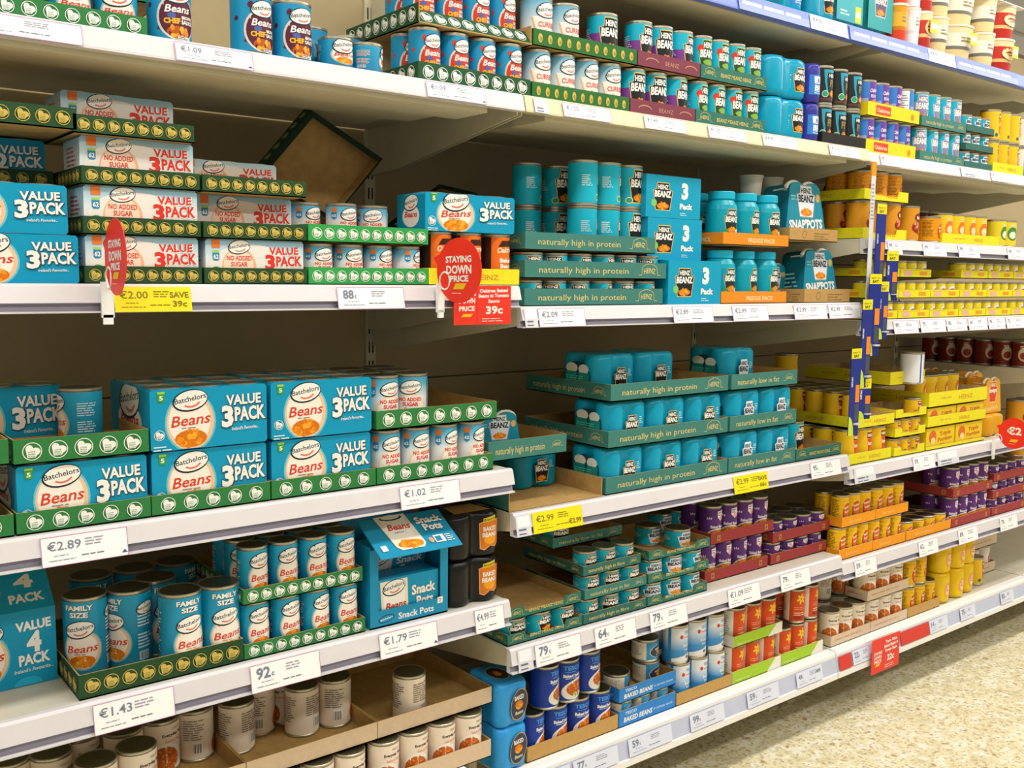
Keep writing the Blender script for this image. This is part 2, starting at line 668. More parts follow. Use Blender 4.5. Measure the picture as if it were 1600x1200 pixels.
def d_chef(col, brown):
    def f(A, R, H):
        r = random.Random(4)
        for i in range(9):
            A.ell(col, r.uniform(-R * 1.7, R * 1.7), r.uniform(-.4, .42) * H, R * r.uniform(.06, .16), H * r.uniform(.02, .07), r.uniform(0, 3), 10)
        A.ell('#d8cfc6', 0, -H * .12, R * 1.0, H * .40, n=24)
        A.ell(col, R * .03, -H * .12, R * .92, H * .37, n=24)
        A.beans(0, -H * .37, R * .55, H * .11, 12, 6, R * .13, base='#b6560f')
        bat_logo(A, 0, H * .28, R * 1.35)
        A.text(WHITE, 'Beans', -R * .02, H * .04, H * .13, R * 1.25, .05, .02, .25)
        A.ell('#4b62a8', -R * .32, -H * .09, R * .2, H * .05, n=12)
        A.text('#f0b430', 'CHEF', -R * .3, -H * .18, H * .09, R * .75, .05, .05)
        A.text(WHITE, 'BROWN' if brown else 'SPICY', R * .45, -H * .1, H * .055, R * .62, .05, .04)
        A.text(WHITE, 'SAUCE', R * .45, -H * .18, H * .065, R * .66, .05, .04)
        A.rect('#d9d6d0', -R * .05, -H * .5, R * .6, -H * .43)
        A.lines(INK, -R * .02, -H * .44, R * .5, 2, H * .03)
    return f


def d_curry(A, R, H):
    A.poly('#e9b27c', [(-R * 1.1, H * .1), (R * 1.2, H * .1), (R * .5, -H * .5), (-R * .6, -H * .5)])
    A.poly('#f5eadf', [(-R * 1.0, H * .12), (R * 1.2, H * .12), (R * .55, -H * .5), (-R * .5, -H * .5)])
    bat_logo(A, 0, H * .27, R * 1.55)
    A.text('#cf4a3a', 'CURRIED', R * .1, -H * .05, H * .12, R * 1.5, .03, .03)
    A.text('#d98a9a', 'Beans', R * .15, -H * .22, H * .11, R * 1.0, .03, 0, .25)
    A.beans(0, -H * .42, R * .35, H * .06, 6, 2, R * .12)


def d_heinz(band, keyfill='#1c1c1e', tomato=False, dy=0.0, edge='#d9b96a', tc=WHITE, badge=True):
    def f(A, R, H):
        if band:
            A.rect(band, -R * PI, -H * .5, R * PI, H * .08)
        keystone(A, 0, H * (.02 + dy), R * 1.7, H * .84, keyfill, edge, tc=tc, tomato=tomato)
        if badge:
            A.ell('#e9f4dc', -R * .85, -H * .35, R * .27, H * .085, n=14)
            A.ell('#3d9c63', -R * .85, -H * .35, R * .23, H * .07, n=14)
        A.lines('#d6eff2', R * 1.4, H * .2, R * .7, 6, H * .05, 7)
        A.lines('#d6eff2', -R * 2.2, H * .2, R * .8, 6, H * .05, 8)
    return f


def d_fit(A, R, H):
    A.poly('#2f9bb8', [(-R * .8, H * .45), (R * .9, H * .45), (R * .9, H * .36), (-R * .45, H * .36), (-R * .5, H * .1), (-R * .3, -H * .3), (-R * .45, -H * .3), (-R * .7, H * .1)])
    A.text(WHITE, 'HEINZ', R * .25, H * .28, H * .1, R * 1.1, 0, .03)
    A.text('#8d7a45', 'FIT', R * .25, H * .06, H * .2, R * .85, 0, .05)
    A.beans(R * .3, -H * .25, R * .5, H * .1, 9, 4, R * .17)
    A.ell('#dfeedd', -R * .62, -H * .26, R * .3, H * .1, n=14)
    A.ell('#2f9a6b', -R * .62, -H * .26, R * .26, H * .085, n=14)
    A.rect('#5a3527', -R * 1.2, -H * .46, R * 1.2, -H * .38)


def d_purple_oak(A, R, H):
    A.rect('#3b7fd0', -R * 1.1, -H * .5, -R * .1, H * .5)
    A.rect('#6a3fa0', -R * .1, -H * .5, R * 1.6, H * .5)
    A.rect(WHITE, -R * 2.4, -H * .5, -R * 1.1, H * .5)
    A.lines('#8a8a90', -R * 2.2, H * .35, R * 1.0, 7, H * .08, 5)
    A.text('#efd6e8', 'Oaktree', R * .5, H * .25, H * .12, R * 1.1, .1, .03, .25)
    A.text('#d9cfe8', 'BEANS', R * .5, H * .06, H * .1, R * .9, 0, .03)
    A.rect('#a9a8c8', -R * .95, -H * .3, -R * .2, -H * .02)
    A.poly('#d8701c', [(-R * 1.2, -H * .5), (R * 1.4, -H * .5), (R * 1.4, H * .02), (-R * 1.0, -H * .2)])
    A.ell('#e8883a', R * .5, -H * .12, R * .7, H * .07, .25)


def d_purple(A, R, H):
    A.ell('#e8dccc', R * .1, -H * .37, R * 1.12, H * .25, n=26)
    A.beans(R * .1, -H * .39, R * 1.08, H * .23, 60, 8, R * .12, ('#e08a12', '#f0a828', '#c8690c'), '#d27a10')
    for i in (-1, 0, 1):
        A.ell('#d8c8e4', -R * .75 + i * R * .16, H * (.21 - .012 * abs(i)), R * .05, H * .04, -.4 * i, 8)
    A.poly('#ece4ea', [(R * .0, H * .42), (R * .75, H * .44), (R * .78, H * .2), (R * .4, H * .1), (R * .02, H * .22)])
    A.ell('#e8a59a', R * .48, H * .2, R * .26, H * .08, n=12)
    A.lines('#7b4a86', R * .08, H * .38, R * .6, 2, H * .07, 4)
    A.text('#ece4ea', 'Baked Beans', R * .12, -H * .06, H * .09, R * 1.5, 0, .03)
    A.lines('#b79cc4', -R * .4, -H * .16, R * 1.1, 1, H * .04)


def d_hoops(A, R, H):
    A.rect('#7a1f16', R * .0, H * .22, R * .9, H * .42)
    A.text(WHITE, 'HEINZ', R * .45, H * .32, H * .1, R * .8, 0, .03)
    A.poly('#d4442a', [(R * .05, H * .2), (R * .95, H * .22), (R * .85, -H * .3), (R * .2, -H * .34)])
    A.text(WHITE, 'hoops', R * .5, H * .05, H * .14, R * .75, 0, .03)
    A.beans(R * .5, -H * .2, R * .28, H * .09, 7, 3, R * .1, ('#f09040', '#f7b050', '#e07020'), '#d8551e')
    A.ell('#2c6d6b', -R * .25, -H * .36, R * .2, H * .07, n=12)


def d_spag(A, R, H):
    A.k += 1
    for i in range(6):
        A.rect('#e8b000', -R * PI, -H * .45 + i * H * .16, R * PI, -H * .42 + i * H * .16, A.k)
    A.ell('#b8401f', R * .3, -H * .08, R * .62, H * .36, n=20)
    A.ell('#d8622a', R * .3, -H * .05, R * .5, H * .28, n=18)
    A.text(WHITE, 'Batchelors', R * .3, H * .14, H * .08, R * .95, .2, .02)
    A.text('#f6e2c0', 'Spaghetti', R * .3, -H * .02, H * .08, R * .85, .15, .02, .2)
    A.beans(R * .3, -H * .25, R * .35, H * .08, 8, 9, R * .1, ('#e8ab5a', '#f0c070', '#d87a3a'), '#c8502a')
    A.lines('#7a5a10', -R * 1.6, H * .4, R * .9, 12, H * .06, 6)


def d_value(A, R, H):
    A.text('#a8968a', 'TESCO', R * .25, H * .39, H * .05, R * .6, 0, .02)
    A.text('#4a2a24', 'Everyday Value', R * .2, H * .27, H * .065, R * 1.55, 0, .03)
    A.text('#d9a08a', 'baked beans', R * .2, H * .14, H * .075, R * 1.2, 0, .01)
    A.lines('#dcbfae', -R * .3, H * .05, R * .9, 1, H * .04)
    A.ell('#f2ece2', -R * .35, -H * .26, R * .95, H * .36, n=20)
    A.beans(-R * .45, -H * .27, R * .8, H * .30, 90, 12, R * .085, ('#d8722a', '#e8923c', '#c45c1c'), '#c8662a')
    A.k += 1
    r = random.Random(3)
    for i in range(5):
        for j in range(4):
            A.ell('#b8402c' if (i + j) % 3 else '#e6b6a6', R * (.68 + .2 * j), -H * (.02 + .085 * i), R * .07, H * .022, r.uniform(-.5, .5), 6, A.k)
    A.lines('#8a7a6c', R * 1.6, H * .38, R * 1.3, 12, H * .052, 14)
    A.lines('#8a7a6c', -R * 2.9, H * .38, R * 1.2, 9, H * .052, 15)
    A.rect('#f4efe6', -R * 2.4, -H * .38, -R * 1.85, -H * .12)
    A.k += 1
    for i in range(10):
        A.rect('#2a2826', -R * 2.36 + i * R * .047, -H * .36, -R * 2.36 + i * R * .047 + R * (.012 + .01 * (i % 3)), -H * .15, A.k)


def d_tesco(A, R, H):
    A.text('#4d9ae8', 'TESCO', 0, H * .38, H * .11, R * 1.5, 0, .04)
    A.lines('#4d9ae8', -R * .6, H * .28, R * 1.2, 1, H * .05, 3)
    A.text(WHITE, 'Baked beans', 0, H * .17, H * .085, R * 1.5, 0, .035)
    A.lines('#c8d4f0', -R * .6, H * .1, R * .9, 1, H * .04, 2)
    A.ell('#eceae8', R * .35, -H * .20, R * 1.25, H * .27, .22, 24)
    A.beans(R * .5, -H * .20, R * 1.05, H * .22, 100, 5, R * .08, ('#e07424', '#f09636', '#cc5c18'), '#d06a22')
    A.ell('#cfe69a', R * .15, -H * .36, R * .2, H * .07, n=12)
    A.text('#3a7a2c', 'V', R * .15, -H * .36, H * .07, R * .17, 0, .05)
    A.rect(WHITE, R * .45, -H * .42, R * .95, -H * .3)


def d_tesco_can(A, R, H):
    A.rect('#ece6d8', -R * 2.6, -H * .5, -R * .8, H * .5)
    A.lines('#9a9488', -R * 2.3, H * .35, R * 1.2, 9, H * .07, 6)
    A.ell('#e8e2d6', R * .3, -H * .05, R * .85, H * .36, n=22)
    A.ell('#3c4354', R * .3, -H * .05, R * .80, H * .34, n=22)
    A.text(WHITE, 'BAKED', R * .35, H * .1, H * .1, R * .8, .1, .03)
    A.beans(R * .35, -H * .06, R * .3, H * .09, 8, 3, R * .11)
    A.text('#e8d8b8', 'Beans', R * .35, -H * .23, H * .09, R * .6, .1, .02, .2)


def d_healthy(A, R, H):
    A.rect('#2a86cc', -R * 1.5, -H * .5, -R * 1.25, H * .5)
    A.text('#7a94c8', 'TESCO', R * .25, H * .36, H * .09, R * .9, 0, .02)
    A.ell('#d83a32', -R * .4, H * .24, R * .14, H * .06, n=10)
    A.text('#d8897a', 'healthy', R * .25, H * .23, H * .07, R * .85, 0, .01)
    A.text(WHITE, 'Baked', R * .15, -H * .02, H * .1, R * .8, 0, .02)
    A.text(WHITE, 'beans', R * .2, -H * .14, H * .07, R * .6, 0, .01)
    A.poly('#f2f2f2', [(-R * 1.2, -H * .5), (R * 1.3, -H * .5), (R * 1.3, -H * .2), (-R * 1.2, -H * .4)])
    A.ell('#2d59a8', R * .2, -H * .38, R * .16, H * .05, n=10)
    A.poly('#d8851e', [(R * .55, -H * .42), (R * .95, -H * .22), (R * .85, -H * .45)])


def d_flower(A, R, H):
    A.rect('#efe9da', -R * 2.4, -H * .5, -R * .85, H * .5)
    A.lines('#a09888', -R * 2.2, H * .36, R * 1.1, 9, H * .07, 3)
    cx, cy = R * .3, H * .26
    A.k += 1
    for i in range(6):
        a = i * PI / 3 + .3
        A.ell('#f2c01e', cx + R * .22 * math.cos(a), cy + H * .08 * math.sin(a), R * .30, H * .045, a, 8, A.k + i * .2)
    A.k += 2
    A.ell('#d88a12', cx, cy, R * .1, H * .04, n=8)
    A.lines('#f0a070', -R * .4, -H * .02, R * 1.2, 2, H * .06, 3)
    A.lines('#f6d0a8', -R * .4, -H * .2, R * 1.2, 2, H * .07, 5)
    A.ell('#a8321a', R * .2, -H * .38, R * .7, H * .08, n=14)


def d_oak(A, R, H):
    A.rect('#2c1a0c', -R * 1.9, -H * .5, -R * 1.0, H * .5)  # dark gap between neighbouring cans, its shade put into the label as a stripe
    A.poly('#3a1c0c', [(-R * .55, H * .28), (-R * .3, H * .42), (R * .5, H * .43), (R * .7, H * .3)])
    A.text('#f4e4c4', 'Oaktree', R * .1, H * .22, H * .12, R * 1.45, .06, .03, .25)
    A.text(WHITE, 'Baked', R * .1, -H * .02, H * .1, R * 1.1, 0, .035)
    A.text(WHITE, 'Beans', R * .1, -H * .15, H * .1, R * 1.0, 0, .035)
    A.beans(R * .1, -H * .38, R * .75, H * .12, 16, 7, R * .14, ('#e8901a', '#f4b038', '#d8700e'), '#d07010')


def d_plain(c1, c2, seed=1):
    def f(A, R, H):
        A.ell(c1, R * .3, 0, R * .6, H * .3, n=16)
        A.ell(c2, R * .3, -H * .06, R * .4, H * .16, n=14)
        A.lines('#efe2c8', -R * .1, H * .38, R * .8, 2, H * .07, seed)
    return f


def d_curly(A, R, H):
    A.ell('#7a2418', R * .3, H * .2, R * .75, H * .16, n=16)
    A.text(WHITE, 'Baked', R * .3, H * .2, H * .1, R * 1.0, 0, .03)
    A.beans(R * .2, -H * .12, R * .9, H * .2, 26, 4, R * .16, ('#a8321e', '#d85a3a', '#e8a08a'), '#8a2a18')


def mk(kind, nm, d, h, base, draw):
    CAN[kind] = (d, h, base, draw, nm)


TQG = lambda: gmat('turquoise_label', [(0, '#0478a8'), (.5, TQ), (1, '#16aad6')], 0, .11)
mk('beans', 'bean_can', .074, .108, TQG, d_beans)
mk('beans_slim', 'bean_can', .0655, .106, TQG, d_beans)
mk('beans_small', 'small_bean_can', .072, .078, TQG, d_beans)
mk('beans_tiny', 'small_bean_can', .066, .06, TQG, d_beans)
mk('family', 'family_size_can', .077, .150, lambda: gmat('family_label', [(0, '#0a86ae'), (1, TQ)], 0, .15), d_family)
mk('nas', 'bean_can', .073, .108, lambda: gmat('sky_to_white_label', [(0, '#ece9e4'), (.55, '#dfe6ea'), (.8, '#5db5d6'), (1, '#2596c6')], 0, .108), d_nas)
mk('nas_small', 'small_bean_can', .061, .077, lambda: gmat('sky_to_white_small_label', [(0, '#ece9e4'), (.55, '#dfe6ea'), (.8, '#5db5d6'), (1, '#2596c6')], 0, .077), d_nas)
mk('chef_brown', 'sauce_bean_can', .074, .110, '#1a90c0', d_chef('#5a2036', True))
mk('chef_red', 'sauce_bean_can', .072, .108, '#1a90c0', d_chef('#c83a22', False))
mk('curry', 'curried_bean_can', .073, .108, lambda: gmat('curry_label', [(0, '#e8e2d8'), (.45, '#cfe0e6'), (1, '#2f9cc0')], 0, .108), d_curry)
mk('hz_purple', 'keystone_bean_can', .073, .108, HZ, d_heinz('#7a3a8e'))
mk('hz_tomato', 'keystone_bean_can', .069, .108, HZ, d_heinz(None, '#2a4a2e', True, edge='#b9c06a'))
mk('hz_plain', 'keystone_bean_can', .073, .108, HZ, d_heinz(None, '#8d86a8', edge='#d8d4e4'))
mk('hz_black', 'keystone_bean_can', .073, .108, HZ, d_heinz(None))
mk('hz_small', 'mini_bean_can', .071, .056, HZ, d_heinz(None, badge=False))
mk('hz_small_white', 'mini_bean_can', .071, .056, HZ, d_heinz(None, '#dcdde6', edge='#f2f2f6', tc='#1d2a33', badge=False))
mk('hz_fit', 'dark_bean_can', .0715, .110, '#1d2424', d_fit)
mk('purple_oak', 'purple_bean_can', .069, .106, '#6a3fa0', d_purple_oak)
mk('purple', 'purple_bean_can', .069, .106, '#5c2c78', d_purple)
mk('purple_small', 'small_purple_can', .070, .062, '#5c2c78', d_purple)
mk('hoops', 'yellow_pasta_can', .074, .108, '#f0c21a', d_hoops)
mk('hoops_small', 'small_pasta_can', .064, .056, '#f0c21a', d_hoops)
mk('spag', 'spaghetti_can', .0655, .100, '#f2bd10', d_spag)
mk('spag_small', 'small_spaghetti_can', .070, .060, '#f2bd10', d_spag)
mk('value', 'value_bean_can', .074, .108, '#efdfcc', d_value)
mk('tesco', 'blue_bean_can', .074, .110, '#1f3fa0', d_tesco)
mk('tesco_small', 'small_sky_can', .074, .062, '#3a9ad4', d_tesco_can)
mk('healthy', 'healthy_bean_can', .071, .110, lambda: gmat('sky_fade_label', [(0, '#2a86cc'), (.35, '#3a96d8'), (.7, '#dfe9f2'), (1, '#f2f2f2')], 0, .11), d_healthy)
mk('flower', 'orange_bean_can', .071, .108, '#d9501e', d_flower)
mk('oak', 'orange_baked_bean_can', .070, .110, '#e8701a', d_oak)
mk('curly', 'large_bean_can', .078, .115, '#d8941e', d_curly)
mk('spag_big', 'large_spaghetti_can', .080, .088, '#e8930f', d_spag)
mk('yellow', 'yellow_pasta_can', .072, .100, '#f0c820', d_plain('#e87a28', '#f4d8b0'))
mk('greenpea', 'yellow_vegetable_can', .074, .098, '#e8d02a', d_plain('#4a8a3a', '#e0e8d0'))
mk('dark_red', 'dark_red_can', .074, .105, '#7a2a1a', d_plain('#c8c0a8', '#9a2a20', 3))
mk('mini_yellow', 'mini_yellow_can', .062, .052, '#e8d21c', d_plain('#dfe4ec', '#b8705a', 2))
mk('cream_orange', 'cream_bean_can', .074, .108, '#efe4d0', d_value)
mk('white_red', 'white_tomato_can', .072, .105, '#e8ddd4', d_plain('#c83a2a', '#e8c8b8'))
mk('white_plain', 'white_label_can', .076, .108, '#e4e4ea', lambda A, R, H: (A.rect('#2a4f9a', -R * .9, -H * .5, -R * .75, H * .5), A.lines('#a8a8b0', -R * .5, H * .35, R * 1.2, 8, H * .08, 3)))
mk('sky', 'sky_bean_can', .074, .108, '#2f8ed0', d_tesco_can)

# ------------------------------------------------------------------ cardboard trays


def emblems(A, x0, x1, h, n, kind):
    """What is printed on a tray wall x0..x1 wide and h tall (art origin at its lower edge)."""
    w = x1 - x0
    if kind in ('green', 'green_bright', 'green_dark', 'green_mid'):
        m, mt = ('#f2f2ea', '#5a8a5a') if kind != 'green_dark' else ('#cfb458', '#6a7a2a')
        for i in range(n):
            heart(A, x0 + w * (i + .7) / (n + .4), h * .5, min(h * (.36 if kind != 'green_dark' else .33), w / n * .40), m, mt, w > .15)
    elif kind == 'curry':
        for i in range(n):
            x = x0 + w * (i + .7) / (n + .4)
            A.ell('#c8b04a', x, h * .5, w / n * .22, h * .28, n=12)
            A.ell('#9a8a3a', x + w / n * .05, h * .45, w / n * .12, h * .14, n=10)
    elif kind in ('protein', 'fat', 'fibre'):
        t = {'protein': 'naturally high in protein', 'fat': 'naturally low in fat', 'fibre': 'naturally high in fibre'}[kind]
        A.text('#dcc87e', t, x0 + w * .40, h * .5, h * .36, w * .62, 0, .0)
        hz_arch(A, x0 + w * .87, h * .48, w * .17, '#dcc87e')
    elif kind == 'meanz':
        hz_arch(A, x0 + w * .13, h * .5, w * .2, '#d8c26a')
        A.text('#d8c26a', 'BEANZ MEANZ HEINZ', x0 + w * .52, h * .5, h * .28, w * .46, 0, .01)
        hz_arch(A, x0 + w * .88, h * .5, w * .2, '#d8c26a')
    elif kind == 'maroon_gold':
        A.ring('#c08a6a', x0 + w * .22, h * .45, w * .1, h * .25, w * .012, 0, 12, 0, PI)
        A.text('#c08a6a', 'BEANZ', x0 + w * .54, h * .5, h * .3, w * .22, 0, .0)
        A.ring('#c08a6a', x0 + w * .85, h * .45, w * .1, h * .25, w * .012, 0, 12, 0, PI)
    elif kind == 'maroon':
        for k in (.12, .88):
            A.rect('#b8863a', x0 + w * k - h * .22, h * .25, x0 + w * k + h * .22, h * .75)
            A.rect('#8a4a2a', x0 + w * k - h * .1, h * .4, x0 + w * k + h * .1, h * .6)
    elif kind == 'yellow_red':
        A.rect('#d8442a', x0 + w * .15, h * .2, x0 + w * .43, h * .85)
        A.text('#f4d8b0', 'Oaktree', x0 + w * .29, h * .52, h * .3, w * .24, 0, .02)
        A.ell('#e08a1a', x0 + w * .86, h * .45, h * .22, h * .25, n=10)
    elif kind == 'yellow':
        A.text('#d8902a', 'HEINZ', x0 + w * .62, h * .5, h * .32, min(w * .35, h * 1.9), 0, .01)
        A.lines('#e0a838', x0 + w * .2, h * .6, w * .25, 1, h * .22, 3)
    elif kind == 'yellow_mini':
        A.rect('#e8b0a8', x0 + w * .12, h * .2, x0 + w * .36, h * .8)
        A.rect('#e89a2a', x0 + w * .62, h * .3, x0 + w * .86, h * .75)
        A.lines('#c8a81a', x0 + w * .02, h * .9, w * .9, 1, h * .1, 3)
    elif kind == 'orange':
        A.text('#f6cf7a', 'Batchelors', x0 + w * .38, h * .5, h * .3, w * .36, .0, .0, .2)
    elif kind == 'fridge':
        A.text('#f9d7a0', 'FRIDGE PACK', x0 + w * .58, h * .45, h * .36, w * .42, 0, .03)
    elif kind == 'sky':
        A.text(WHITE, 'BAKED BEANS', x0 + w * .33, h * .4, h * .3, w * .5, 0, .03, .15)
        A.text('#cfe6fa', 'TESCO', x0 + w * .2, h * .78, h * .18, w * .2, 0, .03)
        A.text('#cfe6fa', 'in tomato sauce', x0 + w * .77, h * .45, h * .2, w * .34, 0, .0, .15)
    elif kind == 'lime':
        A.poly('#efe9dc', [(x1 - w * .3, h * .02), (x1, h * .02), (x1, h * .98), (x1 - w * .12, h * .98)])
        A.lines('#cfe08a', x0 + w * .05, h * .3, w * .3, 1, h * .2, 2)
    elif kind == 'kraft_print':
        A.ring('#8f7040', x0 + w * .3, h * .5, h * .3, h * .3, h * .05, n=14)
        A.lines('#8f7040', x0 + w * .5, h * .65, w * .35, 3, h * .2, 6)
    elif kind == 'cream_print':
        A.lines('#c89a80', x0 + w * .1, h * .6, w * .7, 1, h * .3, 6)


STYLE = {  # outside colour, inside colour
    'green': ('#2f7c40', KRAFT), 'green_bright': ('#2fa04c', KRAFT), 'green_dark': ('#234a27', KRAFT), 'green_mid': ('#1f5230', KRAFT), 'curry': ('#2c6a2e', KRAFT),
    'protein': ('#3f7d74', KRAFT), 'fat': ('#3f7d74', KRAFT), 'fibre': ('#33695f', KRAFT), 'meanz': ('#2f7062', KRAFT),
    'maroon_gold': ('#7c3a4a', KRAFT), 'maroon': ('#a23a3c', KRAFT), 'yellow_red': ('#e8d41c', KRAFT2), 'yellow': ('#e6dc1e', KRAFT2),
    'yellow_mini': ('#e6dc1e', KRAFT2), 'orange': ('#f09a12', KRAFT2), 'fridge': ('#f08c1c', KRAFT2), 'sky': ('#2f86d4', KRAFT), 'lime': ('#a4cc2c', KRAFT2),
    'kraft': ('#c39a58', KRAFT), 'kraft_print': ('#b99256', KRAFT), 'cream': ('#d9bfa0', KRAFT), 'cream_print': ('#d9c3a8', KRAFT), 'black': ('#1e1c1a', KRAFT), 'plain_green': ('#1f3a2a', KRAFT)}


def tray(style, xl, xr, z, y, depth, h, label, n=8, sides=True, front='full', group=None, flap=0.0, hb=None, loc=None):
    """Open cardboard tray whose front wall stands at y from xl to xr; parts: front_wall, back_wall, side_wall (two)."""
    oc, inn = STYLE[style]
    oc = mat(oc, .6, 0, .04, 80)
    w, t = xr - xl, .0022
    b = MB()
    b.box(0, 0, 0, w, depth, t, inn)
    o = thing('cardboard_tray', b, label, 'tray', (xl, y, z), 0, group)
    hb = hb or h
    for nm, ln, hh, m4 in (('front_wall', w, h, 'f'), ('back_wall', w, hb, 'k'), ('side_wall', depth, h, 'l'), ('side_wall', depth, h, 'r')):
        if m4 == 'f' and front == 'none':
            continue
        p = MB()
        if m4 in 'fk':
            if m4 == 'f' and front in ('notch', 'notch2'):
                k = w * .22
                lo = h * .5
                pts = [(0, 0), (w, 0), (w, h), (w - k, h), (w - k * 1.1, lo), (k * 1.1, lo), (k, h), (0, h)]
                p.prism(pts, 0, t, oc)
                p.box(t, t, .003, w - t, t + .0006, lo - .001, inn)
            else:
                a, bb = ('f', 'k') if m4 == 'f' else ('k', 'f')
                p.box(0, 0, 0, w, t, hh, {a: oc, bb: inn, '*': inn, 'l': oc, 'r': oc})
            if m4 == 'f' and n:
                A = Art()
                emblems(A, 0, w, h, n, style)
                lay(p, A, flat((0, 0, 0), (1, 0, 0), (0, 0, 1)))
            q = obj(nm, p, o, (0, 0 if m4 == 'f' else depth - t, 0))
            if flap and m4 == 'f':
                q.rotation_euler = (flap, 0, 0)
        else:
            a, bb = ('l', 'r') if m4 == 'l' else ('r', 'l')
            p.box(0, t, 0, t, depth - t, hh, {a: oc, bb: inn, '*': inn})
            if m4 == 'l' and sides and n:
                A = Art()
                emblems(A, 0, depth, h, max(3, round(n * depth / w)), style)
                lay(p, A, flat((0, depth, 0), (0, -1, 0), (0, 0, 1)))
            obj(nm, p, o, (0 if m4 == 'l' else w - t, 0, 0))
    return o


ORD = ['first', 'second', 'third', 'fourth', 'fifth', 'sixth', 'seventh', 'eighth']
ROWN = ['front', 'second', 'third', 'fourth', 'fifth']
RND = random.Random(11)


def fill(kind, xl, xr, n, z, y, where, desc, rows=1, skip=(), yaw=0.0, jit=.25, yaws=None, dy=None, lid=True, group=None):
    """n cans side by side from xl to xr in rows going back from y; each with its own label."""
    d = CAN[kind][0]
    step = (xr - xl) / n
    k = min(1.0, (step - .0035) / (d + .0022))          # cans of a tight tray are a touch slimmer
    dy = dy or d * k + .003
    for r in range(rows):
        for i in range(n):
            if (i, r) in skip:
                continue
            a = yaws[i] if yaws and r == 0 else yaw + RND.uniform(-jit, jit)
            pos = '%s from the left%s' % (ORD[i], '' if rows == 1 else ', %s row' % ROWN[r]) if n > 1 else ('' if rows == 1 else '%s row' % ROWN[r])
            lab = '%s, %s, %s' % (desc, pos.replace('the ', ''), where[4:] if where.startswith('the ') else where) if pos else '%s in %s' % (desc, where)
            can(kind, xl + step * (i + .5), y + .001 + d * k / 2 + r * dy, z, a, lab, group or 'cans in ' + where, lid).scale = (k, k, 1)
# ------------------------------------------------------------------ cartons, film packs, jars, sleeves
_PK = {}


def lid_disc(r, n=22):
    b = MB()
    b.lathe([(r, 0), (r, .0016), (r - .0015, .0022), (r - .003, .0004), (r * .7, .0004), (r * .68, .0012), (r * .1, .0010)], n, TIN)
    return b


def art_pack3(w, h, nas, word3='3', dark=False):
    A = Art()
    px, pw = -w * .17, w * .40
    if nas:
        A.ell('#e8e4de', -w * .05, -h * .1, w * .42, h * .5, n=24)
        bat_plate(A, px, -h * .12, pw * .86, h * .86, None, glow=None, inner='#f4d9c4', rim='#eeb48f', bean=False, sub=False)
        A.text('#cc3a2c', 'NO ADDED', px, h * .08, h * .11, pw * .62, 0, .03)
        A.text('#cc3a2c', 'SUGAR', px, -h * .06, h * .11, pw * .42, 0, .03)
        A.text('#8d8078', 'Beans', px, -h * .2, h * .09, pw * .3, 0, 0, .2)
        bat_logo(A, px, h * .33, w * .22)
        A.rect('#e0752f', -w * .44, h * .30, -w * .36, h * .5)
        five_badge(A, -w * .40, h * .12, w * .033, '62', '#2f86b8')
        A.ell('#3f9a4a', -w * .40, -h * .22, w * .05, h * .1, n=14)
        tc, ec = '#d8382c', WHITE
    else:
        bat_plate(A, px, -h * .06, pw, h * .92, 'Beans', seed=int(w * 1000))
        bat_logo(A, px, h * .30, w * .29)
        five_badge(A, -w * .41, h * .38, w * .03)
        heart(A, -w * .43, -h * .24, w * .043, WHITE, '#5a8a5a')
        A.lines('#cfeaf2', -w * .48, -h * .42, w * .16, 2, h * .05)
        A.text(WHITE, "Ireland's Favourite...", w * .30, -h * .22, h * .06, w * .24, .03, .01, .2)
        tc, ec = WHITE, '#14506a'
    A.text(tc, 'VALUE', w * .29, h * .27, h * .17, w * .31, .02, .035, edge=(ec, .03, .0008))
    A.text(tc, word3, w * .145, h * .0, h * .34, w * .105, 0, .05, edge=(ec, .03, .0008))
    A.text(tc, 'PACK', w * .345, h * .03, h * .23, w * .275, .02, .04, edge=(ec, .03, .0008))
    return A


def pack3(x, y, z, w, h, d, label, nas=False, group=None, n3='3', rows=1, rz=0.0):
    """Sleeve carton of three cans across; parts: print and the can lids that show at its top."""
    key = ('p3', round(w, 3), round(h, 3), round(d, 3), nas, n3)
    if key not in _PK:
        base = gmat('sky_to_white_carton', [(0, '#ece8e2'), (.5, '#d8e4ea'), (1, '#4aa8cc')], 0, .09) if nas else mat(TQ, .4)
        b = MB()
        e = .004
        pts = [(0, e), (e, 0), (w - e, 0), (w, e), (w, h - e), (w - e, h), (e, h), (0, h - e)]
        b.prism(pts, 0, d, base)
        p = MB()
        lay(p, art_pack3(w, h, nas, n3), flat((w / 2, 0, h / 2), (1, 0, 0), (0, 0, 1)), (w / 2 - .001, h / 2 - .001))
        A = Art()
        if nas:
            A.lines('#c05a4a', -d * .3, h * .3, d * .6, 6, h * .09)
        else:
            A.ell(WHITE, 0, -h * .1, d * .3, h * .3)
            A.text(RED, 'Beans', 0, -h * .05, h * .16, d * .45, 0, .03, .2)
            bat_logo(A, 0, h * .25, d * .5)
        lay(p, A, flat((0, d / 2, h / 2), (0, -1, 0), (0, 0, 1)), (d / 2 - .001, h / 2 - .001))
        _PK[key] = (b.mesh('value_carton'), p.mesh('carton_print'), lid_disc(w / 6.6).mesh('can_lid'))
    b, p, l = _PK[key]
    o = thing('value_carton', b, label, 'carton', (x, y, z), rz, group)
    obj('carton_print', p, o)
    for r in range(rows):
        for i in range(3):
            obj('can_lid', l, o, (w * (i + .5) / 3, w / 6 + .003 + r * (d - w / 3) / max(1, rows - 1), h))
    return o


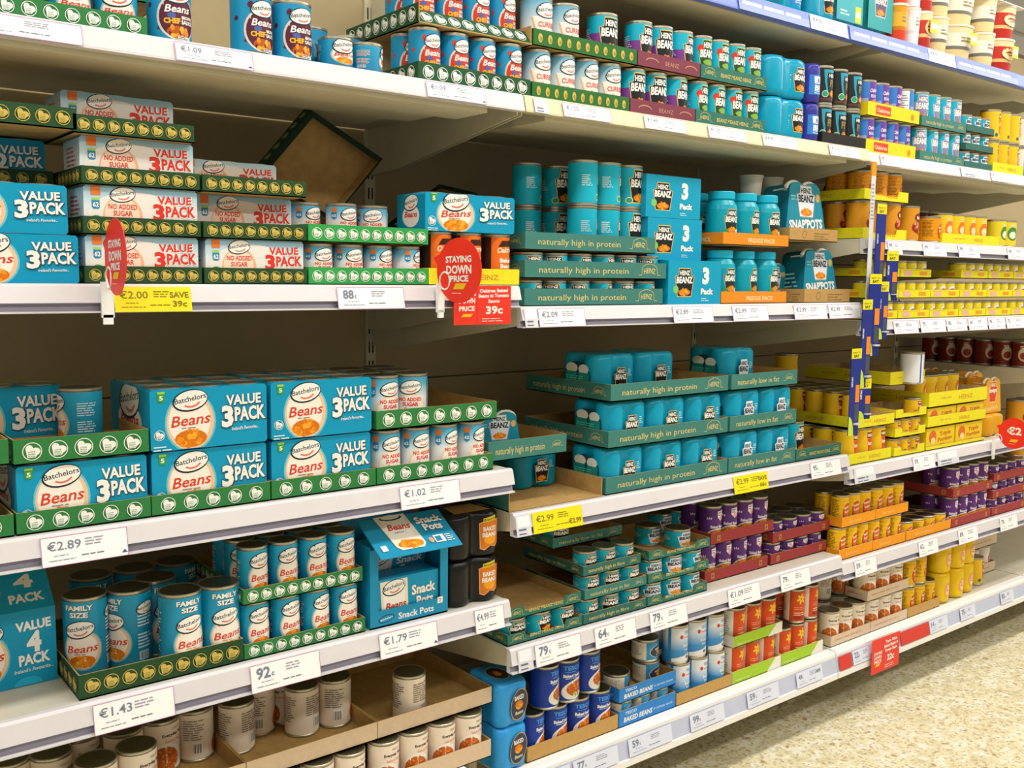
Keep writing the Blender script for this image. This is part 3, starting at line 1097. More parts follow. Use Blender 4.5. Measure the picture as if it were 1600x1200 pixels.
def lobes(nx, ny, d, pinch=.87, n=72):
    """Plan outline of film shrunk round nx by ny cans, centred on the origin."""
    cs = [((i - (nx - 1) / 2) * d, (j - (ny - 1) / 2) * d) for i in range(nx) for j in range(ny)]
    out = []
    hx, hy, r = (nx - 1) / 2 * d, (ny - 1) / 2 * d, d / 2
    for k in range(n):
        a = 2 * PI * k / n
        u = (math.cos(a), math.sin(a))
        best = 0
        for c in cs:
            b = u[0] * c[0] + u[1] * c[1]
            q = b * b - (c[0] ** 2 + c[1] ** 2 - r * r)
            if q >= 0:
                best = max(best, b + math.sqrt(q))
        t = 0.0                                    # rounded rectangle hull by marching
        lo, hi = 0.0, 1.0
        for _ in range(24):
            t = (lo + hi) / 2
            x, y = abs(u[0] * t) - hx, abs(u[1] * t) - hy
            dd = math.hypot(max(x, 0), max(y, 0)) + min(max(x, y), 0)
            lo, hi = (t, hi) if dd < r else (lo, t)
        rr = max(best, t * pinch) - .0004
        out.append((u[0] * rr, u[1] * rr))
    return out


def film_pack(name, nx, ny, d, h, m, label, x, y, z, group=None, draw=None, side=None, pinch=.87, rz=0.0, top=None):
    """Cans shrink-wrapped in printed film; x,y is the middle of its front. Parts: the prints."""
    key = ('film', nx, ny, d, h, id(m), pinch)
    if key not in _PK:
        o2 = lobes(nx, ny, d, pinch)
        n = len(o2)
        prof = [(.80, 0.0), (.93, .002), (.99, .009), (1.0, .02), (1.0, h - .02), (.99, h - .009), (.93, h - .002), (.80, h)]
        b = MB()
        vs = [(px * k, py * k, zz) for k, zz in prof for px, py in o2]
        fs = []
        for i in range(len(prof) - 1):
            for k in range(n):
                q = (k + 1) % n
                fs.append((i * n + k, i * n + q, (i + 1) * n + q, (i + 1) * n + k))
        fs.append(tuple(range(n - 1, -1, -1)))
        fs.append(tuple(range((len(prof) - 1) * n, len(prof) * n)))
        b.add(vs, fs, m, True)
        _PK[key] = b.mesh(name)
    dep = ny * d
    o = thing(name, _PK[key], label, 'multipack', (x, y + dep / 2, z), rz, group)
    for nm, fn, mp in (('front_print', draw, None), ('side_print', side, None), ('top_print', top, None)):
        if fn is None:
            continue
        k2 = key + (nm, fn)
        if k2 not in _PK:
            p = MB()
            A = Art()
            if nm == 'front_print':
                cxs = fn(A, nx * d, h)
                if cxs is None:
                    lay(p, A, flat((0, -dep / 2 - .0002, h / 2), (1, 0, 0), (0, 0, 1)))
                else:
                    lay(p, A, cyl(d / 2, h / 2, (cxs - (nx - 1) / 2) * d, -(ny - 1) / 2 * d))
            elif nm == 'side_print':
                fn(A, dep, h)
                lay(p, A, flat((-nx * d / 2 - .0002, 0, h / 2), (0, -1, 0), (0, 0, 1)))
            else:
                fn(A, nx * d, dep)
                lay(p, A, flat((0, 0, h), (1, 0, 0), (0, 1, 0)))
            _PK[k2] = p.mesh(nm)
        obj(nm, _PK[k2], o)
    return o


FILM_TQ = mat('#0c93b4', .22, 0, .05, 60, name='turquoise_film')
FILM_TQ2 = mat('#0f9cc0', .22, 0, .04, 60, name='bright_turquoise_film')
FILM_BLK = mat('#1a1917', .22, 0, .1, 60, name='black_film')
FILM_SKY = mat('#2f9ae0', .22, 0, .04, 60, name='sky_blue_film')
FILM_YEL = mat('#ecc414', .25, 0, .04, 60, name='yellow_film')
FILM_PUR = mat('#3a3a9a', .22, 0, .05, 60, name='blue_violet_film')


def fp_keystone_black(A, w, h):
    keystone(A, w * .06, -h * .08, w * .30, h * .50)
    A.lines('#a8dcec', w * .22, h * .14, w * .09, 4, h * .045, 4)


def fp_keystone_white(A, w, h):
    keystone(A, w * .06, -h * .08, w * .28, h * .55, '#e6e8f0', '#f4f4f8', tc='#27303a')
    A.lines('#a8dcec', w * .22, h * .14, w * .09, 4, h * .045, 5)


def fp_hole(A, w, h):
    A.ell('#0a4a5a', 0, -h * .04, w * .34, h * .36, n=20)
    A.ell('#e8e8e0', -w * .14, h * .16, w * .15, h * .12, n=12)
    A.ell('#dfe8e4', w * .16, h * .14, w * .13, h * .12, n=12)
    A.rect('#1f8f88', -w * .3, -h * .3, -w * .02, h * .08)
    A.rect('#1f8f88', w * .04, -h * .3, w * .3, h * .06)
    A.lines('#5fd0b0', -w * .28, -h * .02, w * .56, 5, h * .05, 7)


def fp_lobe_keystone(A, w, h):
    keystone(A, .0, -h * .02, .055, h * .56)
    A.lines('#bfe4ee', -.046, h * .1, .012, 7, h * .06, 2)
    return 1


def fp_big6(A, w, h):
    A.rect('#2f7fd0', -.028, -h * .3, .028, h * .2)
    A.poly('#f0f0f6', [(-.014, h * .16), (.018, h * .16), (.02, -h * .02), (-.012, -h * .02)])
    A.text('#2a3a8a', '6', .003, h * .07, h * .13, None, 0, .03)
    A.text('#f0f0f6', 'BIG', .004, -h * .12, h * .13, .03, 0, .04)
    A.lines('#dfe4f4', -.012, -h * .2, .03, 2, h * .05)
    return 0


def fp_branston(A, w, h):
    sh = [(-.026, h * .24), (-.012, h * .3), (.024, h * .30), (.026, h * .22), (.022, -h * .22), (.012, -h * .28), (0, -h * .24), (-.014, -h * .33), (-.024, -h * .30)]
    A.poly('#f2b08a', [(x * 1.07, y * 1.05) for x, y in sh])
    A.poly('#d8791c', sh)
    A.ell('#f0a020', 0, -h * .1, .016, h * .12)
    A.poly('#d8c41c', [(-.018, h * .36), (.014, h * .42), (.014, h * .32), (-.018, h * .26)])
    A.text('#3a2a14', 'Branston', -.002, h * .34, h * .05, .028, .14, .02)
    A.text(WHITE, 'BAKED', 0, h * .13, h * .10, .036, .04, .03)
    A.text(WHITE, 'BEANS', -.001, h * .0, h * .10, .038, .04, .03)
    return 1


def fp_tesco4(A, w, h):
    x = .014
    A.ell('#c8a070', x, -h * .02, .025, h * .36, -.2, 20)
    A.ell('#3c4454', x, -h * .02, .0235, h * .34, -.2, 20)
    A.text(WHITE, 'BAKED', x, h * .14, h * .1, .028, .1, .03)
    A.beans(x, -h * .03, .012, h * .1, 12, 3, .004)
    A.text('#e8dcc0', 'Beans', x, -h * .2, h * .08, .024, .1, .02, .2)


def tp_tesco4(A, w, d):
    A.ell('#c8a070', 0, 0, w * .27, d * .27, 0, 20)
    A.ell('#33302c', 0, 0, w * .25, d * .25, 0, 20)
    A.beans(0, 0, w * .1, d * .1, 8, 3, .006)


def tp_branston(A, w, d):
    A.poly('#b08a4a', [(-w * .3, -d * .35), (w * .35, -d * .35), (w * .3, d * .1), (-w * .2, d * .1)])


def fp_yellow(A, w, h):
    A.ell('#e8a068', .0, -h * .05, .017, h * .24, n=16)
    A.ell('#f2cfa8', .0, -h * .05, .012, h * .17, n=14)
    A.lines('#c8503a', -.010, h * .06, .02, 3, h * .06, 2)
    return 0


def jar(x, y, z, label, group, yaw=0.0):
    if 'jar' not in _PK:
        b = MB()
        m = mat('#0f9fb6', .25)
        b.lathe([(.034, 0), (.041, .003), (.043, .012), (.043, .092), (.041, .104), (.034, .116), (.031, .120)], 28, m, cap=False)
        c = MB()
        cm = mat('#1cb0cf', .35)
        pr = [(.033, .119), (.0355, .121), (.0355, .138), (.034, .1405), (.02, .1410)]
        c.lathe(pr, 28, cm)
        p = MB()
        A = Art()
        keystone(A, 0, .004, .050, .062, '#20302c', '#c8b878')
        A.poly('#e6e0da', [(.012, -.018), (.026, -.014), (.024, -.034), (.011, -.036)])
        A.ell('#3d9c63', -.021, -.022, .007, .007)
        A.text('#bfe6e0', 'FRIDGE PACK', .004, -.042, .007, .048, 0, .03)
        lay(p, A, cyl(.043, .056))
        _PK['jar'] = (b.mesh('bean_jar'), c.mesh('screw_cap'), p.mesh('label_print'))
    b, c, p = _PK['jar']
    o = thing('bean_jar', b, label, 'jar', (x, y, z), yaw, group)
    obj('screw_cap', c, o)
    obj('label_print', p, o)
    return o


def snap_sleeve(x, y, z, label, rz=0.0, yellow=False, s=1.0, lean=0.0):
    """Card sleeve round two pots whose white rims arch out of its top."""
    key = ('snap', yellow, s)
    if key not in _PK:
        w, h, d = .165 * s, .125 * s, .075 * s
        fc = '#e8a81c' if yellow else '#128aa4'
        pts = [(-w / 2, 0), (w / 2, 0), (w * .44, h * .35), (w * .36, h * .9)]
        for k in range(1, 8):
            pts.append((w * .18 + w * .18 * math.cos(PI * k / 8), h * .9 + h * .14 * math.sin(PI * k / 8)))
        pts.append((0, h * .84))
        for k in range(1, 8):
            pts.append((-w * .18 + w * .18 * math.cos(PI * k / 8), h * .9 + h * .14 * math.sin(PI * k / 8)))
        pts += [(-w * .36, h * .9), (-w * .44, h * .35)]
        b = MB()
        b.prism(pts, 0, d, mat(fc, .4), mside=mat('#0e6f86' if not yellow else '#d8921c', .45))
        rim = MB()
        pr = [(w * .195 * math.cos(PI * k / 10), 0, h * .10 * 0 + h * .165 * math.sin(PI * k / 10)) for k in range(11)]
        rim.tube([(a, 0, c) for a, _, c in pr], .0055 * s, mat('#ece6da', .4), 7)
        rim.box(-w * .18, .002, -.01, w * .18, d * .5, h * .05, mat('#e6e0d4', .4))
        p = MB()
        A = Art()
        A.poly(fc, [(-w * .4, -h * .48), (w * .4, -h * .48), (w * .34, h * .36), (-w * .34, h * .36)])
        if yellow:
            keystone(A, .0, h * .14, w * .42, h * .6, '#d8442a', '#e8d8b8', 'HEINZ', 'hoops', bean=False)
            A.text('#f4d8a0', 'SNAP POTS', 0, -h * .36, h * .11, w * .6, .04, .03)
        else:
            keystone(A, w * .02, h * .18, w * .42, h * .58, '#dfe3ea', '#8a949c', tc='#2a3a44')
            A.text(WHITE, "SNAP'POTS", 0, -h * .25, h * .17, w * .80, .05, .045)
            A.lines('#7fc8d4', -w * .34, h * .28, w * .16, 2, h * .06)
            A.lines('#e8a85a', w * .1, -h * .46, w * .25, 1, h * .05)
            A.ell('#d8b060', w * .3, h * .26, w * .05, h * .08)
        lay(p, A, flat((0, 0, h / 2), (1, 0, 0), (0, 0, 1)), (w / 2, h / 2 - .001))
        if not yellow:
            A = Art()
            A.lines('#8fd0da', -d * .3, h * .2, d * .6, 5, h * .09, 3)
            sd = lay(MB(), A, flat((-w * .47, d / 2, h * .35), (0, -1, 0), (.12, 0, 1))).mesh('side_print')
        _PK[key] = (b.mesh('snack_sleeve'), rim.mesh('pot_rim'), p.mesh('sleeve_print'), w, h, None if yellow else sd)
    b, rim, p, w, h, sd = _PK[key]
    o = thing('snack_sleeve', b, label, 'carton', (x, y, z), rz)
    o.rotation_euler = (lean, 0, rz)
    obj('sleeve_print', p, o)
    if sd:
        obj('side_print', sd, o)
    for k in (-1, 1):
        obj('pot_rim', rim, o, (k * w * .18, .012, h * .88))
    return o


def box3(x, y, z, w, h, d, label):
    """Flat turquoise carton printed 3 Pack."""
    b = MB()
    b.box(0, 0, 0, w, d, h, mat('#0f9dc4', .35, 0, .02, 30, name='turquoise_card'))
    o = thing('bean_carton', b, label, 'carton', (x, y, z))
    A = Art()
    keystone(A, -w * .2, 0, w * .34, h * .62)
    A.ell('#7fc46a', -w * .36, -h * .16, w * .05, h * .09)
    A.text(WHITE, '3', w * .20, h * .17, h * .36, None, 0, .06)
    A.text(WHITE, 'Pack', w * .23, -h * .20, h * .13, w * .24, 0, .05)
    A.lines('#cfeaf4', w * .12, -h * .36, w * .16, 2, h * .045)
    p = MB()
    lay(p, A, flat((w / 2, 0, h / 2), (1, 0, 0), (0, 0, 1)))
    obj('carton_print', p, o)
    return o


# ------------------------------------------------------------------ shelves, price tags, signs
RH = {'T': .045, 'A': .036, 'B': .046, 'C': .052, 'D': .056}


def shelf(x0, x1, deck, yf, h, label, depth=.60, rail='white', cols=RAIL, ends=True):
    """One lift-off shelf: deck with price_rail, underside_rib and two brackets."""
    g = .004
    yb = .655
    b = MB()
    b.box(x0 + g, yf + .014, -.004, x1 - g, yb, 0, DECK)
    b.box(x0 + g, yf + .014, -.034, x1 - g, yf + .018, -.004, STEEL)
    o = thing('shelf', b, label, 'shelf', (0, 0, deck - .001))
    r = MB()
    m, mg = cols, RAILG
    flatrail = h < .0465 and deck > 1.8
    prof = [(yf + .016, .001), (yf + .004, .0015), (yf - .001, -.003), (yf - .009, -h * .64), (yf + .002, -h * .70), (yf - .001, -h * .93), (yf - .010, -h * .95), (yf - .010, -h), (yf + .012, -h), (yf + .013, -.004)]
    if flatrail:
        prof = [(yf + .016, .001), (yf + .004, .0015), (yf - .001, -.003), (yf - .009, -h + .004), (yf - .009, -h), (yf + .012, -h), (yf + .013, -.004)]
    for i in range(len(prof)):
        q, w2 = prof[i], prof[(i + 1) % len(prof)]
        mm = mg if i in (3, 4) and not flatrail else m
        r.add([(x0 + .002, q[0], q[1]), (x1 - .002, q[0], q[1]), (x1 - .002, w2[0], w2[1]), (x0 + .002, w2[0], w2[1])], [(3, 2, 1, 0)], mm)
    r.add([(x0 + .002, p[0], p[1]) for p in prof], [tuple(range(len(prof)))], m)
    r.add([(x1 - .002, p[0], p[1]) for p in prof], [tuple(range(len(prof) - 1, -1, -1))], m)
    obj('price_rail', r, o)
    for k, (ya, yb2, dz) in enumerate(((yf + .022, .138, .044), (.150, .284, .036), (.298, .45, .026))):
        u = MB()
        u.box(x0 + .08 + .032 * k, ya, -dz, x1 - .08 - .032 * k, yb2, -.004, STEEL)
        obj('underside_rib', u, o)
    for xe, sgn in ((x0 + .0045, 1), (x1 - .0075, 1)):
        q = MB()
        q.prism([(yf + .012, -.004), (yf + .012, -.042), (.10, -.055), (.50, -.118), (yb, -.125), (yb, -.004)], xe, xe + .003, STEEL, 'YZ')
        obj('bracket', q, o)
    return o


def price_tag(x0, x1, deck, yf, h, label, price, kind='white', big=False, drop=0.0, extra=None, group=None):
    """Printed card slid into a price rail, tilted as the rail is."""
    bg = {'white': '#fbfafc', 'yellow': '#f0e21c', 'red': '#d8382e', 'code': '#dcdbe6', 'blue': '#8a9ada', 'bluewhite': '#dfe4f6'}[kind]
    w = x1 - x0
    T = Vector((0, yf - .0045, deck - .004))
    B = Vector((0, yf - .0135, deck - h - drop))
    v = (T - B)
    hh = v.length
    v.normalize()
    n = Vector((1, 0, 0)).cross(v)
    b = MB()
    t = .0007
    c = [Vector((0, 0, 0)), Vector((w, 0, 0)), Vector((w, 0, 0)) + v * hh, v * hh]
    b.add([p - n * t for p in c], [(3, 2, 1, 0)], bg)
    b.add(c, [(0, 1, 2, 3)], mat(bg, .35))
    for i in range(4):
        j = (i + 1) % 4
        b.add([c[i] - n * t, c[j] - n * t, c[j], c[i]], [(0, 1, 2, 3)], bg)
    o = thing('price_tag', b, label, 'price tag', (x0, B.y, B.z), 0, group)
    A = Art()
    ink = '#7c8298' if kind in ('white', 'bluewhite') else ('#8a7a1e' if kind == 'yellow' else WHITE)
    if kind == 'white':
        e = .0009
        for q in ((0, 0, w, e), (0, hh - e, w, hh), (0, 0, e, hh), (w - e, 0, w, hh)):
            A.rect('#c07ab0', *q, layer=1)
        A.k = 2
    if kind == 'code':
        A.rect('#f2f2f8', w * .08, hh * .45, w * .92, hh * .95)
        A.lines('#6a7080', w * .15, hh * .36, w * .7, 1, hh * .2)
        A.lines('#6a7080', w * .15, hh * .15, w * .7, 1, hh * .14)
    elif kind == 'blue':
        A.rect('#7a8ee0', 0, hh * .55, w, hh)
        A.lines('#e6ecfc', w * .05, hh * .62, w * .95, 1, hh * .5, 5, hh * .22)
    elif price:
        ph = hh * (.30 if not big else .40)
        if price.startswith('!'):                           # figures only part of the card
            A.text(WHITE, price[1:], w * .5, hh * .35, hh * .3, None, 0, .03)
        elif price.endswith('c'):
            A.text(ink, price[:-1], w * .08, hh * .68, ph, None, 0, .03, align='l')
            A.text(ink, 'c', w * .08 + ph * (.66 * (len(price) - 1) + .12), hh * .60, ph * .5, None, 0, .03, align='l')
        else:
            A.text(ink, price, w * .07, hh * .68, ph, min(w * .40, ph * len(price) * .72), 0, .012, align='l')
        A.lines('#9a9cae' if kind != 'yellow' else '#8a7a1e', w * .14, hh * .36, w * .22, 1, hh * .07, 4)
        A.lines('#9a9cae' if kind != 'yellow' else '#8a7a1e', w * .5, hh * .82, w * .26, 3, hh * .1, len(label))
        A.lines('#7c8298' if kind != 'yellow' else '#8a7a1e', w * .08, hh * .2, w * .42, 1, hh * .06, 8)
        A.lines('#6a7080' if kind != 'yellow' else '#8a7a1e', w * .45, hh * .28, w * .32, 1, hh * .09, 9)
        if extra == 'chevron':
            A.poly('#4a5a8a', [(w * .92, hh * .12), (w * .955, hh * .24), (w * .99, hh * .12)])
        elif extra:
            for i, s in enumerate(extra):
                A.text(ink, s, w * .84, hh * (.68 - .36 * i), hh * .24, min(w * .26, hh * .24 * len(s) * .8), 0, .03)
    p = MB()
    lay(p, A, flat((0, 0, 0), (1, 0, 0), v))
    obj('tag_print', p, o)
    return o


def ptag(pl, pr, row, deck, price, label, kind='white', big=False, extra=None, drop=0.0, h=None):
    yf = YR[row]
    h = h or RH[row]
    return price_tag(xa(pl, yf, deck - h / 2), xa(pr, yf, deck - h / 2), deck, yf, h, label, price, kind, big, drop, extra)


YR = {'T': 0.0, 'A': 0.0, 'B': .003, 'C': .019, 'D': .026, 'E': .038}      # rail fronts
YF = {'T': .02, 'A': .02, 'B': .024, 'C': .040, 'D': .046, 'E': .060}      # goods stand just behind
# ------------------------------------------------------------------ the room and the shelving
def speckled_floor():
    m = bpy.data.materials.new('speckled_vinyl_floor')
    m.use_nodes = True
    nt = m.node_tree
    b = nt.nodes['Principled BSDF']
    b.inputs['Roughness'].default_value = .42
    tc = nt.nodes.new('ShaderNodeTexCoord')
    prev = None
    base = nt.nodes.new('ShaderNodeTexNoise')
    base.inputs['Scale'].default_value = 9
    base.inputs['Detail'].default_value = 6
    nt.links.new(tc.outputs['Object'], base.inputs['Vector'])
    cr = nt.nodes.new('ShaderNodeValToRGB')
    cr.color_ramp.elements[0].color = hexc('#e2d8b2')
    cr.color_ramp.elements[1].color = hexc('#f2e9c8')
    cr.color_ramp.elements[0].position, cr.color_ramp.elements[1].position = .35, .65
    nt.links.new(base.outputs['Fac'], cr.inputs['Fac'])
    prev = cr.outputs['Color']
    for sc_, thr, col, seed in ((60, .62, '#d3c8a2', 0), (30, .60, '#f6f0dc', 3), (90, .66, '#b4a884', 7), (38, .70, '#b4946c', 11)):
        nz = nt.nodes.new('ShaderNodeTexNoise')
        nz.inputs['Scale'].default_value = sc_
        nz.inputs['Detail'].default_value = 2
        mp = nt.nodes.new('ShaderNodeMapping')
        mp.inputs['Location'].default_value = (seed, seed * 2, 0)
        nt.links.new(tc.outputs['Object'], mp.inputs['Vector'])
        nt.links.new(mp.outputs['Vector'], nz.inputs['Vector'])
        r = nt.nodes.new('ShaderNodeValToRGB')
        r.color_ramp.elements[0].position, r.color_ramp.elements[1].position = thr - .09, thr + .02
        nt.links.new(nz.outputs['Fac'], r.inputs['Fac'])
        mx = nt.nodes.new('ShaderNodeMix')
        mx.data_type = 'RGBA'
        nt.links.new(r.outputs['Color'], mx.inputs['Factor'])
        nt.links.new(prev, mx.inputs['A'])
        mx.inputs['B'].default_value = hexc(col)
        prev = mx.outputs['Result']
    nt.links.new(prev, b.inputs['Base Color'])
    return m


b = MB()
b.box(-6, -5, .03, 14, 1.2, .08, speckled_floor())
struct('floor', b)

CEIL = 3.15
b = MB()
b.box(-6, -5, CEIL, 14, 4, CEIL + .05, mat('#e6e4da', .8, 0, .03, 5, name='ceiling_panel_white'))
ceil = struct('ceiling', b)
for i in range(8):
    q = MB()
    q.box(-6, -.9 + i * .6, -.012, 14, -.87 + i * .6, 0, mat('#c9c7bc', .6, name='ceiling_tee'))
    struct('trim', q, ceil, (0, 0, CEIL))

for lx, ly in LAMPS:
    b = MB()
    b.box(-1.1, -.14, .01, 1.1, .14, .06, mat('#dfe0e0', .5, name='lamp_housing'))
    o = thing('ceiling_strip_light', b, 'long white ceiling strip light over the aisle, %s along' % ORD[LAMPS.index((lx, ly))], 'light', (lx, ly, CEIL - .065))

# back panels of each bay, one panel per course
b = MB()
b.box(-1.6, .672, .10, 4 * W, .69, 2.62, mat('#6f654f', .7, name='backing_board'))
back = struct('wall_back', b)
cuts = [.12, .50, .86, 1.215, 1.57, 1.925, 2.28, 2.60]
for k in range(-1, 4):
    for z0, z1 in zip(cuts, cuts[1:]):
        q = MB()
        x0, x1 = k * W + .016, (k + 1) * W - .016
        x0 = max(x0, -1.58)
        q.box(x0, .662, z0 + .002, x1, .672, z1 - .002, PANEL)
        struct('panel', q, back)

for k, nm in ((0, 'between the first and second bays'), (1, 'between the second and third bays'), (2, 'beside the bay of red cans')):
    b = MB()
    x = k * W
    b.box(x - .015, .655, .08, x + .015, .672, 2.62, STEEL)
    o = thing('shelf_upright', b, 'slotted steel shelf upright %s' % nm, 'upright', (0, 0, 0))
    q = MB()
    for i in range(46):
        for s in (-.007, .004):
            q.box(x + s, .6535, .15 + i * .052, x + s + .003, .656, .18 + i * .052, DARK)
    obj('slot_groove', q, o)

# dark blue header board above the top shelf, further along the aisle
b = MB()
b.box(1.6, .60, 2.52, xa(1545, .6, 2.7), .63, 2.98, mat('#1f2f7a', .5, name='navy_board'))
thing('header_board', b, 'dark navy header board above the top shelf of noodle pots', 'board', (0, 0, 0))

DK = {('T', 2): 2.237, ('T', 3): 2.237, ('T', 4): 2.237, ('A', 1): 1.897, ('A', 2): 1.897, ('A', 3): 1.890, ('A', 4): 1.890, ('B', 1): 1.486, ('B', 2): 1.440,
      ('B', 3): 1.634, ('B', 4): 1.385, ('C', 1): 1.074, ('C', 2): .968, ('C', 3): .925, ('C', 4): 1.165, ('D', 1): .766, ('D', 2): .645, ('D', 3): .619, ('D', 4): .80}
BN = {1: 'first', 2: 'second', 3: 'third', 4: 'fourth'}
BLUE = mat('#7286d8', .35, 0, .03, 20, name='blue_rail')
CREAMR = mat('#d8d2b0', .35, 0, .03, 20, name='cream_rail')
for r, k, lab in (
        ('T', 2, 'top shelf with a blue printed rail over the keystone bean packs'), ('T', 3, 'top shelf with a blue printed rail under the noodle pots'),
        ('A', 1, 'high white shelf carrying the brown sauce cans'), ('A', 2, 'high cream-railed shelf carrying curried and purple bean cans'), ('A', 3, 'high white shelf under the yellow trays of purple cans'),
        ('B', 1, 'eye-level white shelf of the small value cartons'), ('B', 2, 'eye-level white shelf of the fridge jars'), ('B', 3, 'white shelf of the big orange and yellow cans'),
        ('C', 1, 'white shelf of the large turquoise value cartons'), ('C', 2, 'white shelf of the stacked teal film packs'), ('C', 3, 'white shelf of the yellow pasta trays with the round red price sign'),
        ('D', 1, 'white shelf of the family size cans and snack pots'), ('D', 2, 'white shelf of mini teal cans and purple cans'), ('D', 3, 'white shelf of orange spaghetti trays'),
        ('C', 4, 'dim shelf at the far end carrying dark red cans'), ('D', 4, 'dim low shelf at the far end behind the red sign')):
    shelf((k - 2) * W, (k - 1) * W, DK[r, k], YR[r], RH[r], lab, cols=BLUE if r == 'T' else CREAMR if (r, k) == ('A', 2) else RAIL)
shelf(2 * W, 3 * W, 1.385, .003, RH['B'], 'dim shelf over the dark red cans at the far end', cols=RAIL)
shelf(W, 2 * W, 1.385, .003, RH['B'], 'white shelf of stacked mini yellow trays', cols=RAIL)


def base_shelf(x0, x1, deck, label):
    yf = YR['E']
    b = MB()
    b.box(x0 + .003, yf + .012, -.004, x1 - .003, .655, 0, DECK)
    b.box(x0 + .003, yf + .03, -.11, x1 - .003, yf + .034, -.004, STEEL)
    o = thing('base_shelf', b, label, 'shelf', (0, 0, deck - .001))
    r = MB()
    lb = mat('#c3c9e2', .3, 0, .03, 20, name='pale_blue_ticket_rail')
    wr = mat('#f6f4f4', .3, name='white_enamel')
    prof = [(yf + .02, .002, wr), (yf - .004, .001, wr), (yf - .010, -.006, wr), (yf - .010, -.016, lb), (yf - .018, -.064, wr), (yf - .022, -.066, wr), (yf - .022, -.084, wr), (yf + .02, -.088, wr), (yf + .021, -.004, wr)]
    for i in range(len(prof)):
        q, w2 = prof[i], prof[(i + 1) % len(prof)]
        r.add([(x0 + .003, q[0], q[1]), (x1 - .003, q[0], q[1]), (x1 - .003, w2[0], w2[1]), (x0 + .003, w2[0], w2[1])], [(3, 2, 1, 0)], q[2])
    r.add([(x0 + .003, p[0], p[1]) for p in prof], [tuple(range(len(prof)))], wr)
    r.add([(x1 - .003, p[0], p[1]) for p in prof], [tuple(range(len(prof) - 1, -1, -1))], wr)
    obj('price_rail', r, o)
    k = MB()
    k.box(x0 + .003, .36, -.30 + (0.33 - deck), x1 - .003, .375, -.01, mat('#8d8774', .6, name='kick_plate_beige'))
    obj('kick_plate', k, o)
    for fx in (x1 - .05, x0 + .05):
        f = MB()
        f.box(fx - .012, .235, .082 - deck, fx + .012, .25, -.02, STEEL)
        f.box(fx - .022, .22, .08 - deck, fx + .022, .265, .088 - deck, STEEL)
        obj('foot', f, o)
    return o


base_shelf(-W, -.11, .390, 'low base shelf under the cream value cans')
base_shelf(0, W, .329, 'low base shelf with pale blue ticket rail under the blue bean cans')
base_shelf(W, 2 * W, .329, 'low base shelf with the hanging red offer card')
base_shelf(2 * W, 3 * W, .329, 'low base shelf at the far end of the aisle')
# ------------------------------------------------------------------ goods, shelf by shelf (z heights as measured; x from photo columns)
G = .0025      # thickness of a tray floor


def X(row, px, z, y=None):
    return xa(px, YF[row] if y is None else y, z)


def on(px, py, z):
    """The point of the horizontal plane z that the photo shows at (px, py)."""
    d = CF + CR * ((px - 800) / FPX) - CU * ((py - 600) / FPX)
    return Vector(CAM) + d * ((z - CAM[2]) / d.z)


def rim(px, py, z, R):
    """Axis of an upright can of radius R whose rim front, at height z, shows at (px, py)."""
    q = on(px, py, z)
    d = Vector((q.x - CAM[0], q.y - CAM[1], 0)).normalized()
    return q + d * R


# ---- high shelf, first bay
z = 1.897
xr = -.792
tray('green', xr - .30, xr, z, YF['A'], .24, .032, 'green heart-printed tray of small cans at the end of the high shelf', 9)
fill('beans_small', xr - .298, xr - .002, 4, z + G, YF['A'] + .004, 'the green tray at the end of the high shelf', 'small turquoise can', yaw=-.1)
tray('green_bright', X('A', 252, 1.98, .12) - .32, X('A', 252, 1.98, .12), z + .082, .12, .24, .034, 'upper green tray cropped by the top of the picture, on small cans', 0)
for i, (px, yy) in enumerate(((264, .03), (392, .022), (455, .022))):
    can('chef_brown', xa(px, yy + .037, 1.95), yy + .037, z, (.1, .25, .15)[i], ('brown sauce bean can half behind the green heart-printed tray', 'brown sauce bean can standing alone, first of the loose two', 'brown sauce bean can beside the short turquoise tins')[i], 'loose sauce cans on the high shelf')
can('chef_red', xa(484, .20, 1.95), .20, z, 1.2, 'red sauce can set back behind the short turquoise tins', 'loose sauce cans on the high shelf')
can('chef_red', xa(540, .22, 2.0), .22, z, .4, 'red sauce can further back beneath the tilted green tray side', 'loose sauce cans on the high shelf')
can('beans_tiny', xa(524, .055, 1.93), .055, z, .15, 'short turquoise tin with oval logo at the high shelf edge', 'short turquoise tins')
can('beans_tiny', xa(571, .06, 1.93), .06, z, 1.3, 'short turquoise tin turned to its plain side at the high shelf edge', 'short turquoise tins')
can('beans_tiny', xa(487, .10, 1.93), .115, z + .033, 0, 'short turquoise tin lying on its side behind the brown sauce can', 'short turquoise tins', True, (PI / 2, 0, -.9))
x0, x1 = -.255, .036
tray('green_mid', x0, x1, z, YF['A'], .235, .038, 'lower green tray of red sauce cans on the high shelf', 8)
fill('chef_red', x0 + .003, x1 - .003, 4, z + G, YF['A'] + .004, 'lower green tray, high shelf', 'red sauce can', 2, skip=((1, 1), (2, 1), (3, 1)), yaws=(.1, .15, .2, .25))
tray('green_mid', x0 + .002, x1 + .003, z + .1135, YF['A'], .30, .040, 'upper green tray with its front flap folded out', 8, flap=-.65)
fill('chef_red', x0 + .005, x1 - .001, 4, z + .1135 + G, YF['A'] + .03, 'upper green tray with the folded flap', 'red sauce can', 2, skip=((2, 1), (3, 1)), yaws=(.1, .15, .2, .25))
x0, x1 = .041, .340
tray('curry', x0, x1, z, YF['A'], .235, .036, 'lower dark green tray of curried beans with gold emblems', 11)
fill('curry', x0 + .003, x1 - .003, 4, z + G, YF['A'] + .004, 'the lower curried bean tray', 'pale curried bean can', yaw=.05, jit=.1)
tray('curry', x0 + .002, .362, z + .1135, YF['A'], .235, .036, 'upper dark green tray of curried beans with gold emblems', 11)
